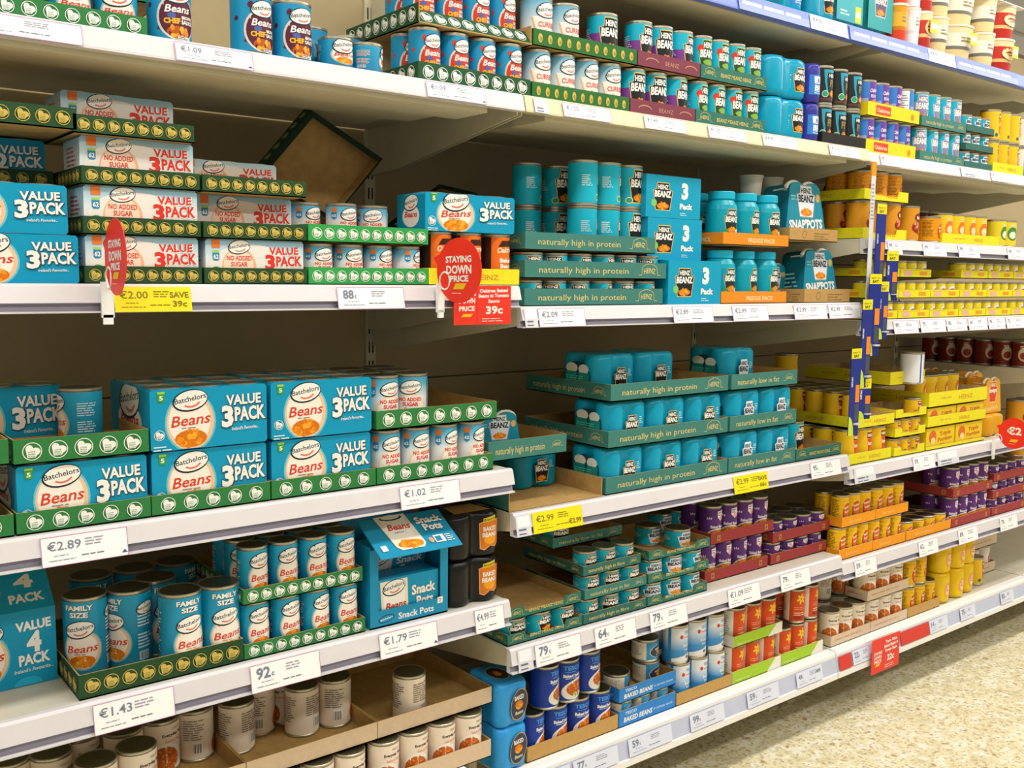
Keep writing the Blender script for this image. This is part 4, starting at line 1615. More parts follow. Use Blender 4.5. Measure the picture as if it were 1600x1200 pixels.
for i in range(2):
    can('curry', x0 + .045 + i * .080, YF['A'] + .045, z + .1135 + G, .1, 'pale curried bean can, %s in the upper gold-emblem tray' % ORD[i], 'curried cans in the upper tray')
can('hz_small', x0 + .20, YF['A'] + .12, z + .1135 + G, 1.5, 'dim teal mini can set back in the upper curried bean tray', None)
can('hz_purple', X('A', 961, 2.06), YF['A'] + .045, z + .1135 + G, -.05, 'purple-banded keystone can standing at the end of the curried bean tray', 'purple-banded cans')
x0, x1 = .344, .573
tray('maroon_gold', x0, x1, z, YF['A'], .235, .036, 'lower maroon tray of purple-banded keystone cans', 1)
fill('hz_purple', x0 + .002, x1 - .002, 3, z + G, YF['A'] + .004, 'the lower maroon tray on the high shelf', 'purple-banded keystone can', yaw=.1, jit=.3)
tray('maroon_gold', .366, .587, z + .1135, YF['A'], .235, .036, 'upper maroon tray of purple-banded keystone cans', 1)
fill('hz_purple', .366, .587, 3, z + .1135 + G, YF['A'] + .004, 'the upper maroon tray on the high shelf', 'purple-banded keystone can', yaw=.1, jit=.3)
x0, x1 = .577, .855
tray('meanz', x0, x1, z, YF['A'], .235, .036, 'lower teal tray of tomato-printed keystone cans', 1)
fill('hz_tomato', x0 + .002, x1 - .002, 4, z + G, YF['A'] + .004, 'the lower teal tray on the high shelf', 'tomato-printed keystone can', yaw=.1, jit=.15)
tray('meanz', .591, .857, z + .1135, YF['A'], .235, .036, 'upper teal tray of tomato-printed keystone cans', 1)
fill('hz_tomato', .591, .857, 4, z + .1135 + G, YF['A'] + .004, 'the upper teal tray on the high shelf', 'tomato-printed keystone can', yaw=.1, jit=.15)
for k in range(2):
    zz = z + .1105 * k
    film_pack('film_multipack', 2, 2, .0955, .1095, FILM_TQ2, '%s turquoise film pack with keystone print on the high shelf' % ('lower', 'upper')[k], .961, YF['A'], zz, 'turquoise film packs on the high shelf', fp_lobe_keystone)
    film_pack('film_multipack', 1, 2, .056, .1095, FILM_PUR, '%s blue-violet big pack squeezed between turquoise film and dark cans' % ('lower', 'upper')[k], 1.087, YF['A'], zz, 'blue-violet packs', fp_big6)
tray('black', 1.118, 1.338, z, YF['A'], .235, .034, 'black tray under the dark protein bean cans', 0)
fill('hz_fit', 1.119, 1.337, 3, z + G, YF['A'] + .004, 'the black tray', 'dark keystone can', yaw=.1, jit=.2)
fill('hz_fit', 1.119, 1.337, 3, z + G + .1105, YF['A'] + .004, 'upper layer over the black tray', 'dark keystone can', yaw=.1, jit=.2)

# ---- high shelf, third bay
z = 1.890
for k in range(2):
    zz = z + .1105 * k
    w = ('lower', 'upper')[k]
    x0, x1 = 1.342, 1.62 + .012 * k
    tray('yellow_red', x0, x1, zz, YF['A'], .235, .042, '%s yellow tray of purple and orange cans' % w, 1)
    fill('purple_oak', x0 + .002, x1 - .002, 4, zz + G, YF['A'] + .004, 'the %s yellow tray on the high shelf' % w, 'purple and orange can', yaws=(-.45, -.45, -.3, .7 if k else -.3))
    x0, x1 = 1.648, 1.93
    tray('protein', x0, x1, zz, YF['A'], .235, .034, '%s dark green tray of tall keystone cans after the yellow trays' % w, 1)
    fill('hz_plain', x0 + .002, x1 - .002, 4, zz + G, YF['A'] + .004, 'the %s tray after the yellow trays' % w, 'tall turquoise keystone can', yaws=(-.5, .2, .1, .1))
for k in range(3):
    zz = z + .061 * k
    w = ('lowest', 'middle', 'topmost')[k]
    x0, x1 = 1.935, 2.125
    tray('fibre', x0, x1, zz, YF['A'], .16, .024, '%s thin teal tray of mini cans on the high shelf' % w, 0)
    fill('hz_small_white', x0, x1, 3, zz + G, YF['A'] + .004, 'the %s thin tray on the high shelf' % w, 'mini teal can', jit=.2)
tray('yellow', 2.13, 2.36, z, YF['A'], .16, .036, 'yellow tray of pasta cans near the end of the high shelf', 1)
for k in range(2):
    fill('hoops', 2.13, 2.355, 3, z + G + .109 * k, YF['A'] + .004, 'the %s layer, far yellow tray' % ('lower', 'upper')[k], 'yellow pasta can', yaw=.1, jit=.2)
    can('sky', 2.40, YF['A'] + .04, z + .109 * k, .2, '%s sky blue can at the far end of the high shelf' % ('lower', 'upper')[k], 'sky blue cans')

# ---- top shelf
z = 2.237
film_pack('film_multipack', 1, 2, .075, .11, FILM_TQ2, 'small turquoise film pack on the top shelf, nearer the blue rail start', X('T', 1248, 2.28), YF['T'], z, 'top shelf film packs', fp_lobe_keystone and fp_big6)
film_pack('film_multipack', 2, 2, .062, .12, FILM_TQ, 'turquoise film pack on the top shelf beside the small one', X('T', 1289, 2.28), YF['T'], z, 'top shelf film packs', fp_lobe_keystone)


def film_bag(px0, px1, h, label, body, drawfn, sticker=True):
    x0, x1 = X('T', px0, z + .05), X('T', px1, z + .05)
    w = x1 - x0
    b = MB()
    prof = [(.0, 0), (w * .48, .004), (w * .52, h * .35), (w * .5, h * .75), (w * .36, h * .93), (w * .2, h), (0, h * .99)]
    n = 20
    r = random.Random(int(px0))
    rg = []
    for q, zz in prof:
        rg.append([(q * math.cos(2 * PI * k / n) * r.uniform(.94, 1.03), q * .62 * math.sin(2 * PI * k / n) * r.uniform(.9, 1.05), zz) for k in range(n)])
    vs = [p for q in rg for p in q]
    fs = [(i * n + k, i * n + (k + 1) % n, (i + 1) * n + (k + 1) % n, (i + 1) * n + k) for i in range(len(rg) - 1) for k in range(n)]
    b.add(vs, fs, mat(body, .2, 0, .1, 40), True)
    o = thing('film_bag', b, label, 'multipack', ((x0 + x1) / 2, YF['T'] + w * .34, z))
    p = MB()
    A = Art()
    A.rect(body, -w * .42, -h * .40, w * .42, h * .42)
    drawfn(A, w, h)
    if sticker:
        A.rect('#e8dc1c', w * .18, -h * .38, w * .36, -h * .08)
        A.rect('#f4f2dc', w * .2, -h * .28, w * .34, -h * .18)
    lay(p, A, flat((0, -w * .335, h / 2), (1, 0, 0), (0, 0, 1)))
    obj('bag_print', p, o)


def dr_fish(A, w, h):
    A.ell('#e8883a', -w * .15, h * .12, w * .1, h * .07, .5)
    A.ell('#e8a05a', -w * .02, h * .28, w * .08, h * .05, -.4)
    A.lines('#dfeef0', -w * .3, -h * .2, w * .3, 2, h * .06)


def dr_hz(A, w, h):
    keystone(A, 0, h * .08, w * .42, h * .45, '#5a4a6a', '#d8d8e0')


film_bag(1304, 1352, .15, 'teal wrapped bag with orange drawings and a yellow sticker on the top shelf', '#3aa8b4', dr_fish)
film_bag(1353, 1398, .16, 'teal wrapped bag with a dark keystone print beside the noodle pots', '#2aa0a4', dr_hz, False)

POTM = {'cream': [('#ecd9ac', 0), ('#f4eedc', .25), ('#7a7870', .62), ('#ecd096', .72)], 'amber': [('#d89a1c', 0), ('#e8b030', .3), ('#c87a10', .6), ('#d8401c', .78)],
        'pale': [('#e8e4ee', 0), ('#f2f0f4', .3), ('#dcd8e4', .6), ('#f0ecf0', .8)], 'red': [('#e8d8a8', 0), ('#c8382a', .2), ('#e0c080', .45), ('#b82a20', .7)]}


def noodle_pots(px0, px1, kind, label, levels=2, across=1, y=None, sticker=False):
    y = y or -.003
    x0, x1 = xa(px0, y, z + .1), xa(px1, y, z + .1)
    d = (x1 - x0) / across
    ph = .110
    o = thing('noodle_pot_pack', None, label, 'multipack', ((x0 + x1) / 2, y, z), 0, 'noodle pot packs on the top shelf')
    key = ('pot', kind, round(d, 3))
    if key not in _PK:
        b = MB()
        R = d / 2 * .96
        bands = POTM[kind]
        pr = [(R * .80, 0, bands[3][0])]
        zs = [(0.0, 3), (.28, 3), (.281, 2), (.38, 2), (.381, 1), (.75, 1), (.751, 0), (.92, 0)]
        pr = [(R * (.82 + .16 * t), ph * t, bands[i][0]) for t, i in zs]
        pr = [(r_, z_, bands[zs[min(j + 1, len(zs) - 1)][1]][0]) for j, (r_, z_) in enumerate([(q[0], q[1]) for q in pr])]
        pr += [(R * 1.0, ph * .93, '#e8e0d0'), (R * 1.0, ph * .985, '#e8e0d0'), (R * .94, ph, '#e8e0d0')]
        b.lathe(pr, 22, '#e0d4b8')
        A = Art()
        if kind == 'red':
            A.ring('#f0e0b0', 0, 0, R * .55, ph * .2, R * .2)
        A.lines('#9a8a6a' if kind != 'red' else '#f0d8a0', -R * .4, ph * .18, R * .8, 3, ph * .09, 4)
        lay(b, A, cyl(R * .92, ph * .55))
        _PK[key] = b.mesh('pot')
    for l in range(levels):
        for i in range(across):
            obj('pot', _PK[key], o, (-(x1 - x0) / 2 + d * (i + .5), d / 2, l * (ph + .003)))
    f = MB()
    f.box(-(x1 - x0) / 2, 0.002, levels * (ph + .003) - .006, (x1 - x0) / 2, d, levels * (ph + .003) - .003, mat('#e8e4da', .2, name='clear_film_sheen'))
    obj('film_top', f, o)
    if sticker:
        f = MB()
        f.box(-.012, -.0035, .045, .03, -.0025, .085, '#e8dc1c')
        f.box(-.009, -.0042, .056, .027, -.0036, .074, '#f4f2e0')
        obj('sticker', f, o)


noodle_pots(1408, 1429, 'amber', 'amber and red pot column at the start of the noodle pots')
noodle_pots(1430, 1446, 'pale', 'white pot column beside the amber pots')
noodle_pots(1447, 1466, 'red', 'red and cream pot column in front of a yellow sticker', sticker=True)
noodle_pots(1468, 1495, 'cream', 'cream pot column with a dark band, first of two alike')
noodle_pots(1498, 1540, 'cream', 'wide cream pot pack with a dark band and yellow sticker', 2, 1, None, True)
noodle_pots(1542, 1566, 'cream', 'cream pot column beside the red noodle pots')
noodle_pots(1568, 1600, 'red', 'red noodle pot pack at the far end of the top shelf', 2, 1, None, True)

# ---- eye-level shelf, first bay: small value cartons
z = 1.486
SW, SH, LV = .194, .0785, .0815
y = YF['B']
pack3(-.913 - SW, y, z, SW, SH, .13, 'lower small turquoise value carton by the red edge-on flag', n3='3')
pack3(-.927 - SW, y + .002, z + SH + .001, SW, SH, .13, 'upper small turquoise value carton by the red edge-on flag')
zz = z + 2 * LV
x1 = X('B', 84, zz, .17)
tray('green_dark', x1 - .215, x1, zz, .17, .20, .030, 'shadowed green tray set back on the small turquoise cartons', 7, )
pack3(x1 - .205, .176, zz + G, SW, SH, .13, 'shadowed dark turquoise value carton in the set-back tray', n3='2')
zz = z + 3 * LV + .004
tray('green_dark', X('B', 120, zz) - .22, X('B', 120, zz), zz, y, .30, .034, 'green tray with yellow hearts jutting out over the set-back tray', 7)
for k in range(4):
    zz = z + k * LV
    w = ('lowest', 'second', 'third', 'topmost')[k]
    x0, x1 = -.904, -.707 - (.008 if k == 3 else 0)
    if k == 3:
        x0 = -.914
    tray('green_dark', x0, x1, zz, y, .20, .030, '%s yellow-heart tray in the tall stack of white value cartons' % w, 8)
    yy = y + .006 if k < 2 else (y + .02, y + .09)[k - 2]
    ww = SW - .004
    pack3(x0 + (x1 - x0 - ww) / 2, yy, zz + G, ww, SH, .10, '%s white no-sugar value carton in the tall four-tray stack' % w, nas=True)
for k in range(3):
    zz = z + k * LV
    w = ('lowest', 'middle', 'topmost')[k]
    tray('green_dark', -.702, -.503, zz, y, .24, .030, '%s yellow-heart tray in the stack of three' % w, 8)
    yy = (y + .006, y + .055, y + .12)[k]
    pack3(-.6972 + (0, .0, .0)[k], yy, zz + G, SW - .004, SH - (0, 0, .012)[k], .09, '%s white no-sugar value carton in the stack of three' % w, nas=True)
for k in range(2):
    zz = z + k * LV
    w = ('lower', 'upper')[k]
    tray('green_bright', -.499, -.228, zz, y, .20, .034, '%s bright green tray of small no-sugar cans' % w, 10)
    if k == 0:
        fill('nas_small', -.498, -.229, 4, zz + G, y + .004, 'the lower bright green tray', 'small white and blue can', yaws=(.1, .1, .35, .75))
    else:
        for i, (px, yy, a) in enumerate(((476, .09, .3), (533, .06, .15), (582, .07, -.5))):
            can('nas_small', xa(px, yy + .03, zz + .04), yy + .03, zz + G, a, 'small white and blue can, %s in the upper bright green tray' % ORD[i], 'cans in the upper bright green tray')
tray('yellow', -.226, .014, z, y, .20, .036, 'yellow tray of orange baked bean cans behind the round red sign', 1)
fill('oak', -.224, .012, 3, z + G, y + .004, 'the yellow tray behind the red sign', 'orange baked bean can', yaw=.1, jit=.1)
pack3(-.234, y + .002, z + .113, .234, .0785, .11, 'small turquoise value carton on top of the orange bean cans')


def leaning_tray(label, corners, depth):
    """Empty tray stood on edge: corners are four points of its open face, going round; walls reach back from them."""
    P4 = [Vector(c) for c in corners]
    u, v = (P4[1] - P4[0]).normalized(), (P4[3] - P4[0]).normalized()
    n = u.cross(v).normalized()
    if n.y < 0:
        n = -n
    c = sum(P4, Vector()) / 4
    b = MB()
    bk = [p + n * depth - c for p in P4]
    b.add(bk + [p + n * .003 for p in bk], [(0, 1, 2, 3), (7, 6, 5, 4), (0, 4, 5, 1), (1, 5, 6, 2), (2, 6, 7, 3), (3, 7, 4, 0)], KRAFT)
    o = thing('cardboard_tray', b, label, 'tray', tuple(c))
    oc = mat('#1f3f2a', .6, 0, .06, 60)
    for i in range(4):
        a, d = P4[i] - c, P4[(i + 1) % 4] - c
        q = MB()
        inw = (-(a + d) / 2).normalized() * .0025
        q.add([a, d, d + n * depth, a + n * depth], [(0, 1, 2, 3)], oc)
        q.add([a + inw, d + inw, d + inw + n * depth, a + inw + n * depth], [(3, 2, 1, 0)], KRAFT)
        q.add([a, d, d + inw, a + inw], [(3, 2, 1, 0)], oc)
        rimw = (-(a + d) / 2).normalized() * (.013 if i in (0, 3) else .004)
        q.add([a, d, d + rimw, a + rimw], [(0, 1, 2, 3)], oc)
        q.add([a - n * .0008, d - n * .0008, d + rimw - n * .0008, a + rimw - n * .0008], [(3, 2, 1, 0), (0, 1, 2, 3)], oc)
        A = Art()
        l = (d - a).length
        for k in range(6):
            heart(A, l * (k + .6) / 6.2, depth * .5, depth * .3, '#8a9a6a', '#3a5a3a', False)
        f1, _ = flat(a, d - a, n)
        sgn = (d - a).cross(n).dot(-inw)
        lay(q, A, flat(a, d - a, n) if sgn > 0 else flat(d, a - d, n))
        obj('tray_wall', q, o)
    return o


def at(px, py, yy):
    d = CF + CR * ((px - 800) / FPX) - CU * ((py - 600) / FPX)
    return Vector(CAM) + d * ((yy - CAM[1]) / d.y)


a, bq, cq = at(487, 172, .28), at(598, 248, .30), at(402, 272, .30)
leaning_tray('empty brown cardboard tray with dark green walls, tilted on its corner against the back', (a, bq, bq + cq - a, cq), .035)
a, bq, cq = at(686, 288, .36), at(746, 302, .30), at(606, 350, .36)
leaning_tray('dark empty tray leaning behind the carton over the orange cans', (a, bq, bq + cq - a, cq), .05)

# ---- eye-level shelf, second bay
z = 1.440
y = YF['B']
for k in range(3):
    zz = z + .0632 * k
    w = ('lowest', 'middle', 'topmost')[k]
    x0, x1 = .030, (.478, .488, .446)[k]
    tray('protein', x0, x1, zz, y, .28, .040, '%s teal protein tray at the start of the fridge jar shelf' % w, 1)
    if k < 2:
        fill('hz_small', x0 + .002, x1 - .002, 6, zz + G, y + .004, 'the %s protein tray by the fridge jars' % w, 'mini teal can', jit=.7)
zz = z + .1264 + G
for k in range(2):
    for i, (px, yy) in enumerate(((909, .10), (945, .10), (979, .105))):
        can('hz_black', xa(px, yy, zz + .05), yy, zz + k * .1085, (1.4, 1.2, .2)[i], '%s dark keystone can in the %s layer beside the flat turquoise cartons' % (ORD[i], ('lower', 'upper')[k]), 'dark keystone cans by the cartons')
for i, px in enumerate((822, 868)):
    for k in range(2):
        can('hz_black', xa(px, .24, zz + .05), .24, zz + k * .1085, (1.5, .1)[i], 'shadowed teal can at the back of the topmost protein tray, %s, %s layer' % (ORD[i], ('lower', 'upper')[k]), 'shadowed cans at the back')
box3(.497, y, z, .203, .112, .12, 'lowest flat turquoise three-can carton, at the shelf edge')
box3(.449, y + .03, z + .1128, .203, .106, .12, 'middle flat turquoise three-can carton in the stack')
box3(.440, y + .03, z + .2195, .203, .106, .12, 'topmost flat turquoise three-can carton in the stack')
for k in range(2):
    zz = z + .157 * k
    x0, x1 = .704, .986
    w = ('lower', 'upper')[k]
    tray('fridge', x0, x1, zz, y, .20, .033, '%s orange tray of turquoise fridge jars' % w, 1)
    for r in range(2):
        for i in range(3):
            jar(x0 + .048 + i * .093, y + .05 + r * .094, zz + G, 'turquoise screw-top jar, %s from the left in the %s row of the %s orange tray' % (ORD[i], ROWN[r], w), 'jars in the %s orange tray' % w, RND.uniform(-.1, .3))
white_pot = MB()
white_pot.lathe([(.028, 0), (.034, .06), (.036, .062), (.036, .066), (.033, .067)], 22, mat('#d8d4c8', .4))
wp = white_pot.mesh('white_pot')
for i, px in enumerate((1178, 1210)):
    thing('white_pot', wp, 'white upturned pot on the jars at the back of the upper orange tray, %s' % ORD[i], 'pot', (xa(px, .16, 1.80), .17, z + .157 + G + .1415), 0, 'white pots')
tray('kraft_print', 1.072, 1.30, z, y, .085, .040, 'brown printed tray under the front snap pot sleeve', 1)
snap_sleeve(1.195, y + .03, z + .0145, 'teal snap pot sleeve with white rims at the shelf edge, lower tray', .0, s=1.10, lean=-.10)
snap_sleeve(1.062, y + .10, z + .0005, 'teal snap pot sleeve squeezed beside the lower fridge jars', .0, s=.85)
tray('kraft_print', .99, 1.222, z + .178, y, .20, .036, 'brown printed tray under the upper snap pot sleeve', 1)
snap_sleeve(1.110, y + .03, z + .178 + .0125, 'teal snap pot sleeve in the upper brown tray', .0, s=1.22, lean=-.08)
snap_sleeve(1.05, y + .215, z + .0, 'teal snap pot sleeve standing at the back behind the fridge jars', .0, s=1.0)
# ---- third bay, upper two of its four middle shelves
z = DK['B', 3]
y = YF['B']
for k in range(2):
    zz = z + .118 * k
    w = ('lower', 'upper')[k]
    x0, x1 = 1.352, 1.60 - .0 * k
    tray('yellow', x0, x1, zz, y, .38, .034, '%s notched yellow tray behind the hanging clip strip' % w, 1, True, 'notch')
    fill('curly' if k == 0 else 'spag_big', x0 + .002, x1 - .002, 3, zz + G, y + .004, 'the %s notched yellow tray' % w, ('large brown-red bean can', 'large orange can')[k], 2, yaw=.2, jit=.3)
b = MB()
b.prism([(-.07, 0), (.07, 0), (.07, .05), (.05, .082), (0, .095), (-.05, .082), (-.07, .05)], 0, .10, '#2a1a14')
p = MB()
A = Art()
A.ring('#8a6a4a', 0, .03, .05, .05, .006, 0, 12, .2, PI - .2)
A.lines('#8a6a4a', -.04, .03, .08, 2, .016)
lay(p, A, flat((0, 0, 0), (1, 0, 0), (0, 0, 1)))
o = thing('arched_carton', b, 'dark arched carton at the back over the large orange cans', 'carton', (xa(1342, .25, 1.80), .25, z + .1215))
obj('carton_print', p, o)
b = MB()
b.lathe([(.02, 0), (.034, .02), (.040, .048), (.034, .08), (.018, .094)], 20, mat('#c89a86', .35))
pk = b.mesh('pink_pouch')
for i, px in enumerate((1376, 1396)):
    thing('pink_pouch', pk, 'pink rounded pouch standing behind the clip strip, %s of two' % ORD[i], 'pouch', (xa(px, .26, 1.80), .26, z + .1215), 0, 'pink pouches')
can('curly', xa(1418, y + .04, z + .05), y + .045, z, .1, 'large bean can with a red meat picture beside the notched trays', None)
can('spag_big', xa(1452, y + .04, z + .05), y + .045, z, .1, 'large orange striped can standing alone', None)
x0 = X('B', 1472, z)
tray('yellow', x0, x0 + .395, z, y, .235, .034, 'yellow tray of yellow and red pasta cans after the orange striped can', 1)
fill('yellow', x0 + .02, x0 + .34, 4, z + G, y + .004, 'the yellow tray after the striped can', 'yellow and red can', yaw=-.35, jit=.1)
x1 = x0 + .405
fill('greenpea', x1, x1 + .16, 2, z, y + .004, 'loose pair, yellow shelf end', 'yellow and green can', yaw=-.5)
fill('dark_red', x0 + .30, x0 + .56, 3, z + .03, y + .25, 'the dim back row of the yellow can shelf', 'dark red can')

z = 1.385
xs = [1.385 + .193 * i for i in range(6)]
for k in range(3):
    zz = z + .0665 * k
    w = ('lowest', 'middle', 'topmost')[k]
    for i, x0 in enumerate(xs):
        if k == 2 and i == 2:
            continue
        tray('yellow_mini', x0, x0 + .188, zz, y, .16, .027, '%s mini yellow tray in the %s stack of the mini tray shelf' % (w, ORD[i]), 1)
        fill('mini_yellow', x0 + .002, x0 + .188, 3, zz + G, y + .004, '%s tray, %s mini yellow stack' % (w, ORD[i]), 'mini yellow can', jit=.5, lid=False)

# ---- third shelf down, first bay: large value cartons
z = DK['C', 1]
y = YF['C']
PW, PH = .2165, .110
xr = -1.024
tray('green', xr - .24, xr, z, y, .24, .037, 'green heart tray at the near end, lower, mostly cropped', 5)
tray('green', xr - .24, xr - .003, z + .1195, y, .16, .042, 'green heart tray at the near end, upper, mostly cropped', 5, hb=.02)
fill('beans', xr - .238, xr - .012, 3, z + G, y + .004, 'the near end lower tray', 'turquoise bean can', yaw=.1)
tray('green', -1.020, -.803, z, y, .24, .037, 'lower green heart tray under the first large value carton', 5)
pack3(-1.0165, y + .0065, z + G, PW - .006, PH, .23, 'large turquoise value carton in the first lower tray', rows=2)
tray('green', -1.020, -.803, z + .1165, y, .165, .042, 'upper green heart tray with a turned can and a dim carton behind', 5, hb=.02)
pack3(xa(103, y + .17, z + .17) - PW, y + .17, z + .1165, PW - .003, PH, .075, 'shadowed large value carton set back in the upper heart tray')
can('beans', xa(126, y + .12, z + .17), y + .12, z + .1165 + G, -1.7, 'turquoise can turned to its text beside the shadowed set-back carton', None)
for i, (x0, x1) in enumerate(((-.801, -.577), (-.574, -.345))):
    tray('green', x0, x1, z, y, .24, .037, 'lower green heart tray under the %s stacked pair of large cartons' % ORD[i], 5)
    pack3(x0 + .0035, y + .0065, z + G, PW, PH, .15, 'lower large turquoise carton of the %s stacked pair' % ORD[i], rows=2)
    pack3(x0 + .002 - .0, y + .002, z + .1155, PW + .002, PH, .23, 'upper large turquoise carton of the %s stacked pair' % ORD[i], rows=3)
x0, x1 = -.342, -.042
tray('green', x0, x1, z, y, .235, .037, 'lower green tray of no-sugar cans beside the stacked cartons', 7)
fill('nas', x0 + .003, x1 - .003, 4, z + G, y + .004, 'the lower no-sugar tray', 'white and blue no-sugar can', yaws=(.05, .1, .3, .35))
tray('green', x0 - .001, x1 + .009, z + .1145, y, .33, .040, 'upper green tray holding only a few no-sugar cans', 7)
for i, (cx, cy, a) in enumerate(((-.306, y + .045, .1), (-.23, y + .05, -.55), (-.305, y + .125, .4), (-.225, y + .13, .1), (-.300, y + .205, 0), (-.215, y + .21, .3))):
    can('nas', cx, cy, z + .1145 + G, a, 'white and blue no-sugar can, %s in the %s row of the upper half-empty tray' % (ORD[i % 2], ROWN[i // 2]), 'cans in the upper no-sugar tray')

# ---- third shelf down, second bay: teal film packs
z = DK['C', 2]
tray('protein', .006, .300, z, y, .40, .045, 'empty brown tray with no front wall at the shelf end', 0, True, 'none')
film_pack('film_multipack', 2, 3, .075, .109, FILM_TQ, 'lone teal film pack at the back of the empty brown tray', min(.219, xa(826, .24, 1.02)), .19, z + G, None, fp_keystone_black)
tray('protein', -.036, .200, z + .1165, .066, .33, .046, 'teal protein tray with an empty brown inside, over the lone pack', 1)
snap_sleeve(.03, .115, z + .1165 + G, 'teal snap pot sleeve leaning inside the half-empty protein tray', -.2, s=.78)
for k in range(3):
    zz = z + .1165 * k
    w = ('lowest', 'middle', 'topmost')[k]
    x0, x1 = .310 + .005 * k, .773 - .004 * k
    tray('protein', x0, x1, zz, y, .33, .043, '%s teal protein tray in the wide three-tray stack' % w, 1)
    n = 3 if k < 2 else 2
    for i in range(n):
        yy = y + (.006 if k < 2 else .055)
        film_pack('film_multipack', 2, 2, .0744, .109, FILM_TQ2, 'teal film pack, %s from the left in the %s wide protein tray' % (ORD[i], w), x0 + .0788 + i * .1484, yy, zz + G, 'teal packs in the %s wide protein tray' % w, fp_keystone_black, fp_hole)
    x0, x1 = .779, 1.083 - .003 * k
    tray('fat', x0, x1, zz, y, .33, .043, '%s teal low-fat tray beside the wide protein stack' % w, 1)
    for i in range(2 if k < 2 else 1):
        yy = y + (.006 if k < 2 else .03)
        film_pack('film_multipack', 2, 2, .0744, .109, FILM_TQ2, 'teal film pack with pale keystone, %s in the %s low-fat tray' % (ORD[i], w), x0 + .0788 + i * .1484, yy, zz + G, 'teal packs in the %s low-fat tray' % w, fp_keystone_white, fp_hole)
tray('meanz', 1.088, 1.318, z, y, .235, .036, 'teal tray of two keystone cans at the end of the film pack shelf', 1)
for i in range(2):
    can('hz_black', 1.126 + .03 * i, y + .115 - .065 * i + .02, z + G, .25, 'keystone can at the end of the film pack shelf, %s of two overlapping' % ORD[i], 'overlapping keystone cans')

# ---- third bay: yellow pasta trays
z = DK['C', 3]
tray('yellow', 1.362, 1.606, z, y, .36, .036, 'lower yellow tray of pasta cans behind the clip strip end', 1)
fill('hoops', 1.364, 1.604, 3, z + G, y + .004, 'the lower yellow pasta tray', 'yellow pasta can', 3, yaw=-.35, jit=.1)
tray('yellow', 1.395, 1.615, z + .114, y, .40, .036, 'upper long yellow tray of pasta cans', 1)
fill('hoops', 1.397, 1.613, 3, z + .114 + G, y + .004, 'the upper long yellow pasta tray', 'yellow pasta can', 5, skip=((1, 0), (2, 0)), yaw=-.2, jit=.4)
can('hoops', 1.435, y + .30, z + .114 + .111, .3, 'single yellow pasta can perched on the back of the yellow cans', None)
for k in range(3):
    zz = z + .064 * k
    w = ('lowest', 'middle', 'topmost')[k]
    tray('yellow', 1.625, 1.815, zz, y, .16, .030, '%s notched mini yellow tray of small pasta cans' % w, 1, True, 'notch')
    fill('hoops_small', 1.627, 1.813, 3 if k < 2 else 3, zz + G, y + .004, 'the %s notched mini tray' % w, 'small yellow pasta can', yaw=-.4, skip=() if k < 2 else ((0, 0), (1, 0)))


def triple_box(x, y, z, w, h, d, label):
    b = MB()
    b.box(0, 0, 0, w, d, h, mat('#e8c81c', .4))
    A = Art()
    A.ell('#d86a2a', -w * .28, h * .08, w * .13, h * .3, .2)
    A.ell('#f0d8a0', -w * .26, -h * .12, w * .07, h * .16)
    A.text('#c8681e', 'Triple', w * .16, h * .2, h * .2, w * .4, .05, .03)
    A.text('#c8681e', 'Portion', w * .16, -h * .08, h * .2, w * .5, .05, .03)
    A.lines('#d8902a', w * .0, -h * .3, w * .25, 1, h * .1)
    p = MB()
    lay(p, A, flat((w / 2, 0, h / 2), (1, 0, 0), (0, 0, 1)))
    o = thing('triple_carton', b, label, 'carton', (x, y, z))
    obj('carton_print', p, o)


for k in range(3):
    zz = z + (.0, .080, .150)[k]
    w = ('lowest', 'middle', 'topmost')[k]
    tray('yellow', 1.83, 2.235, zz, y, .22, (.012, .038, .050)[k], '%s yellow tray of triple cartons' % w, 0 if k == 0 else 1)
    if k < 2:
        for i in range(2):
            triple_box(1.836 + i * .20, y + .006, zz + G, .19, .072 if k == 0 else .062, .19, '%s triple carton in the %s yellow tray' % (('first', 'second')[i], w))
    else:
        fill('yellow', 1.85, 2.15, 4, zz + G, y + .05, 'the topmost triple carton tray', 'yellow can', lid=True)
x0 = 1.72
tray('yellow', 1.63, 1.845, z + .235, y + .03, .33, .045, 'high empty yellow tray beneath the white can', 1, True)
q = rim(1420, 600, z + .235 + G, .038)
can('white_plain', q.x - .008, q.y - .012, z + .235 + G, .6, 'white label can standing in the high empty yellow tray', None)
for i in range(5):
    snap_sleeve(2.385 + .03 * (i % 2), y + .05 + .085 * i, z + (.10 if i else .085), 'orange pasta pot sleeve with white rims, %s back from the round red price sign' % ORD[i], .05, True, 1.0)
film_pack('film_multipack', 2, 2, .075, .082, mat('#dca01c', .3), 'amber film pack propping up the orange pot sleeves', 2.37, y + .02, z, None)

# ---- far end: dim shelf of red cans
z = 1.165
for r in range(6):
    for i in range(2):
        can('dark_red', 2.72 + .082 * i, .14 + .078 * r, z, .3 * (r % 3) - 1.3, 'dark red can on the dim far shelf, %s column, %s from its edge' % (ORD[i], ORD[r]), 'dark red cans')
for i in range(4):
    can('curly', 2.72 + .084 * i, .15, .802, .2, 'brown and orange can under the dim far shelf, %s along' % ORD[i], 'brown and orange cans')
    can('curly', 2.72 + .084 * i, .15, .918, .2, 'brown and orange can directly under the dim far shelf, %s along' % ORD[i], 'brown and orange upper cans')

# ---- low shelf, first bay: family cans, slim cans, snack pots, dark film packs
z = DK['D', 1]
y = YF['D']


